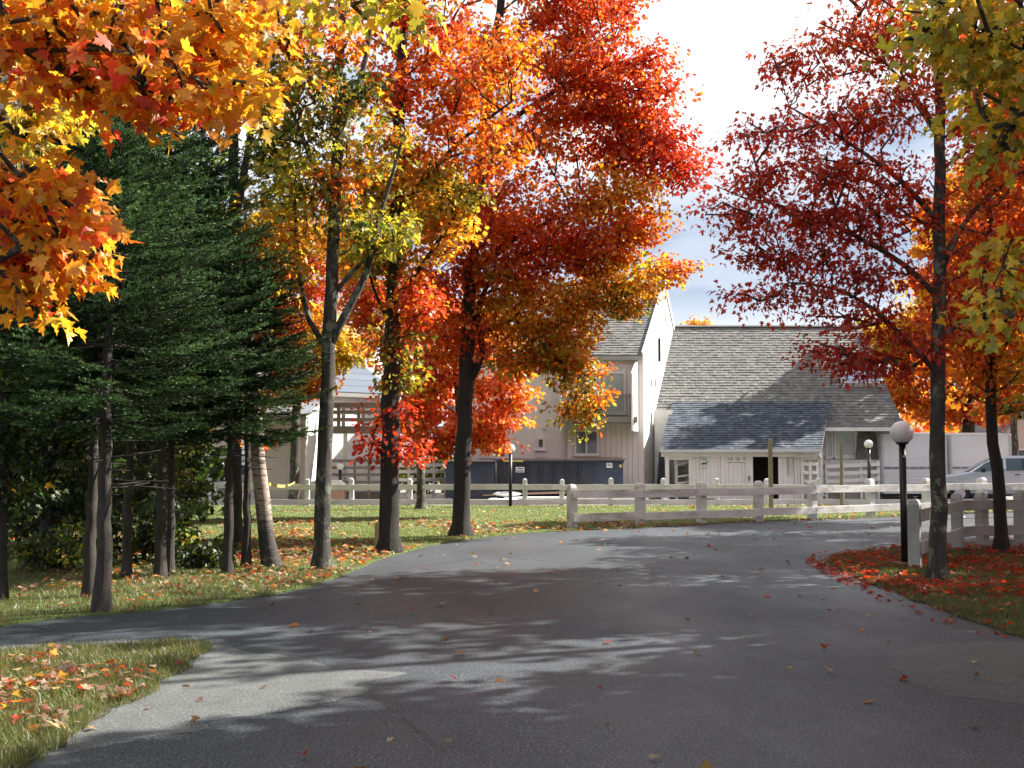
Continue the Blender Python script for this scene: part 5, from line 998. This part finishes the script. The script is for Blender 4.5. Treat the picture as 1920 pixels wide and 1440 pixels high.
lamp(638, 950, 875, 6.8, 'short globe lamp beside the brick pier and grey railing', Y=42.05, foot=False, rad=.06)
p = ground_pt(400, 39.6); t = thing('flat_lamp', tuple(p), 'thin dark pole lamp with flat pale head near the white pickup', 'street lamp')
m = M(); m.tube([p, p + [0, 0, bz(848, 39.6)]], .045, 10); obj('pole', m, BLACK, t)
m = M(); zz = bz(848, 39.6); m.prism([p + [-.16, -.1, zz], p + [.14, -.1, zz - .05], p + [.14, -.1, zz + .03], p + [-.16, -.1, zz + .09]], (0, .25, 0)); obj('lamp_head', m, WHITE, t)
# ------------------------------------------------------------------ vehicles
def car_profile(root, X0, Y, w, prof, mat, wheels, sgn=1, hood=None, r=.33):
    """side profile in metres from the nose, built across the width with tumblehome"""
    prof = [(a, b) for a, b in prof]; rows = [(-.5, .0), (-.5, 1), (.5, 1), (.5, 0)]
    zs = [p[1] for p in prof]; V = []; n = len(prof)
    lay = [(.0, 1.0), (.12, 1.0)]
    for u, ins in ((0, 0), (1, 0)):
        for a, b in prof: V.append((X0 + sgn * a, Y + u * w + (1 if u == 0 else -1) * max(0, b - 1.0) * .28 + (1 if u == 0 else -1) * (.06 if b < .45 else 0), b))
    m = M(); m.add(V, [tuple(range(n)), tuple(range(2 * n - 1, n - 1, -1))] + [(i, n + i, n + (i + 1) % n, (i + 1) % n) for i in range(n)]); b = obj('body', m, mat, root, bevel=.05)
    for x in wheels:
        for yy, nm in ((Y + .02, 0), (Y + w - .24, 1)):
            xx = X0 + sgn * x
            m = M(); m.tube([(xx, yy - .014, r), (xx, yy + .05, r)], r + .05, 28); obj('wheel_arch', m, DARK, root)
            m = M(); m.tube([(xx, yy - .03, r), (xx, yy + .22, r)], r, 28); wv = obj('wheel', m, RUBBER, root)
            m = M(); m.tube([(xx, yy - .04, r), (xx, yy, r)], r * .62, 20); obj('rim', m, METALG, wv)
    return b
def side_glass(root, X0, Y, poly, mat=GLASSV, name='window'):
    m = M(); m.prism([(X0 + a, Y - .006 + max(0, b - 1.0) * .28, b) for a, b in poly], (0, .01, 0)); obj(name, m, mat, root)
VX, VY = bx(1752, 43.25) + .17, 42.5
V_ = thing('minivan', (VX + 2.4, VY + .95, 0), 'silver blue minivan with teal windows parked behind the white fence', 'minivan')
prof = [(.04, .32), (.0, .62), (.1, .86), (.35, .99), (.9, 1.10), (1.25, 1.17), (1.75, 1.50), (2.15, 1.71), (2.6, 1.79), (3.6, 1.81), (4.3, 1.76), (4.62, 1.62), (4.85, 1.1), (4.88, .5), (4.8, .32)]
bd = car_profile(V_, VX, VY, 1.9, prof, VAN, (.92, 3.85))
side_glass(V_, VX, VY, [(1.42, 1.17), (2.52, 1.23), (2.52, 1.70), (2.2, 1.66), (1.85, 1.5)]); side_glass(V_, VX, VY, [(2.62, 1.23), (3.72, 1.26), (3.72, 1.71), (2.62, 1.70)]); side_glass(V_, VX, VY, [(3.82, 1.27), (4.55, 1.29), (4.45, 1.64), (3.82, 1.70)])
m = M(); m.quad((VX + 1.22, VY + .12, 1.175), (VX + 1.22, VY + 1.78, 1.175), (VX + 2.12, VY + 1.68, 1.715), (VX + 2.12, VY + .22, 1.715)); m.v = [(a - .012, b, c + .018) for a, b, c in m.v]; obj('windscreen', m, GLASSV, V_)
m = M(); m.box((VX + 1.78, VY - .12, 1.24), (.14, .2, .16)); obj('wing_mirror', m, BLACK, V_, bevel=.03)
for xx in (2.35, 3.0): m = M(); m.box((VX + xx, VY - .012, 1.08), (.2, .03, .035)); obj('door_handle', m, BLACK, V_)
m = M(); m.box((VX + .14, VY + .16, .76), (.2, .34, .16), -.5); obj('headlight', m, GLASSG, V_, bevel=.03)
m = M(); m.bb(VX + .6, VX + 4.5, VY - .008, VY + .05, .5, .56); obj('trim_strip', m, FASCIA, V_); V_.rotation_euler.z = -.3; V_.location.y += .05
# pickup seen from behind, white
TX, TY = bx(340, 43.2), 43.2
T_ = thing('pickup_truck', (TX + 1, TY + 2.5, 0), 'white pickup truck seen from behind through the spruce trunks', 'pickup truck')
w = bx(432, 43.2) - TX
m = M(); m.bb(TX, TX + w, TY, TY + 2.0, .45, 1.08); m.bb(TX, TX + w, TY + 3.4, TY + 5.0, .45, 1.12); m.bb(TX, TX + w, TY + 2.0, TY + 3.4, .45, 1.12); obj('body', m, VANW, T_, bevel=.05)
m = M(); m.prism([(TX + .08, TY + 2.0, 1.1), (TX + .08, TY + 3.9, 1.1), (TX + .2, TY + 3.4, 1.85), (TX + .2, TY + 2.1, 1.85)], (w - .3, 0, 0)); obj('cab', m, VANW, T_, bevel=.04)
m = M(); m.bb(TX + .06, TX + w - .06, TY + .02, TY + 1.98, 1.08, 1.62); obj('bed_cap', m, DARK, T_, bevel=.03)
m = M(); m.bb(TX + .12, TX + w - .12, TY + .0, TY + .018, 1.14, 1.56); obj('rear_window', m, GLASS, T_)
m = M(); m.prism([(TX + .55, TY - .004, 1.14), (TX + .95, TY - .004, 1.14), (TX + .95, TY - .004, 1.56), (TX + .8, TY - .004, 1.56)], (0, .003, 0)); obj('pale_window_patch', m, SKYL, T_)  # paler slanted patch on the rear window
m = M(); m.bb(TX + w / 2 - .2, TX + w / 2 - .0, TY - .02, TY + .005, .92, .98); obj('tailgate_handle', m, BLACK, T_)
m = M(); m.bb(TX + .1, TX + w - .1, TY - .01, TY + .005, 1.02, 1.05); obj('tailgate_gap', m, BLACK, T_)
for xx in (TX + .0, TX + w - .1): m = M(); m.bb(xx, xx + .1, TY - .02, TY + .05, .82, 1.02); obj('tail_light', m, RED, T_)
m = M(); m.bb(TX - .02, TX + w + .02, TY - .14, TY - .02, .42, .58); obj('bumper', m, METALG, T_, bevel=.03)
for yy in (TY + .9, TY + 4.2):
    for xx in (TX + .02, TX + w - .27): m = M(); m.tube([(xx, yy, .36), (xx + .25, yy, .36)], .36, 22); obj('wheel', m, RUBBER, T_)
CX, CY = bx(434, 44), 44.0
K_ = thing('white_car', (CX + 2, CY + .9, 0), 'white car with dark windows between the spruce trunk and birch', 'car')
car_profile(K_, CX - 2.4, CY, 1.75, [(.05, .3), (0, .6), (.1, .8), (1.1, .98), (1.75, 1.36), (2.2, 1.5), (3.2, 1.5), (3.9, 1.05), (4.3, 1.0), (4.35, .5), (4.25, .3)], VANW, (.8, 3.4))
side_glass(K_, CX - 2.4, CY, [(1.35, 1.02), (2.3, 1.04), (2.3, 1.42), (1.85, 1.36)]); side_glass(K_, CX - 2.4, CY, [(2.4, 1.04), (3.6, 1.06), (3.15, 1.42), (2.4, 1.43)])
# pale storage boxes behind the far fence
for i, (a, b, lb) in enumerate(((342, 398, 'white storage box beside the flat headed lamp'), (404, 420, 'green grey storage box squeezed beside the spruce trunk'), (436, 470, 'white storage box near the foot of the birch'))):
    yb_ = 41.2; t = thing('storage_box', (bx((a + b) / 2, yb_), yb_, 0), lb, 'box'); m = M(); m.bb(bx(a, yb_), bx(b, yb_), yb_, yb_ + .8, .1, bz(921, yb_)); mt = WHITEB if i != 1 else paint('green_grey', (.28, .34, .33)); obj('body', m, mt, t, bevel=.02)
    m = M(); m.bb(bx(a, yb_) - .03, bx(b, yb_) + .03, yb_ - .04, yb_ + .84, bz(921, yb_) + .003, bz(908, yb_)); obj('lid', m, mt, t, bevel=.03)
    m = M(); m.bb(bx((a + b) / 2, yb_) - .15, bx((a + b) / 2, yb_) + .15, yb_ - .015, yb_ - .002, .42, .45); obj('handle', m, FASCIA, t)

# yellow tape stretched between the birch and the yellow maple
a_, b_ = at(494, 905, 17.6), at(553, 904, 41.0)
m = M(); V = []
for i in range(13):
    u = i / 12; p_ = a_ + (b_ - a_) * u - np.array([0, 0, .10 * sin(pi * u)]); V += [p_ + [0, 0, -.03], p_ + [.004, 0, .03]]
m.add(V, [(2 * i, 2 * i + 2, 2 * i + 3, 2 * i + 1) for i in range(12)])
tag(obj('barrier_tape', m, YELLOW, None, base=tuple(a_)), 'yellow tape stretched from the leaning birch to the yellow maple', 'tape')
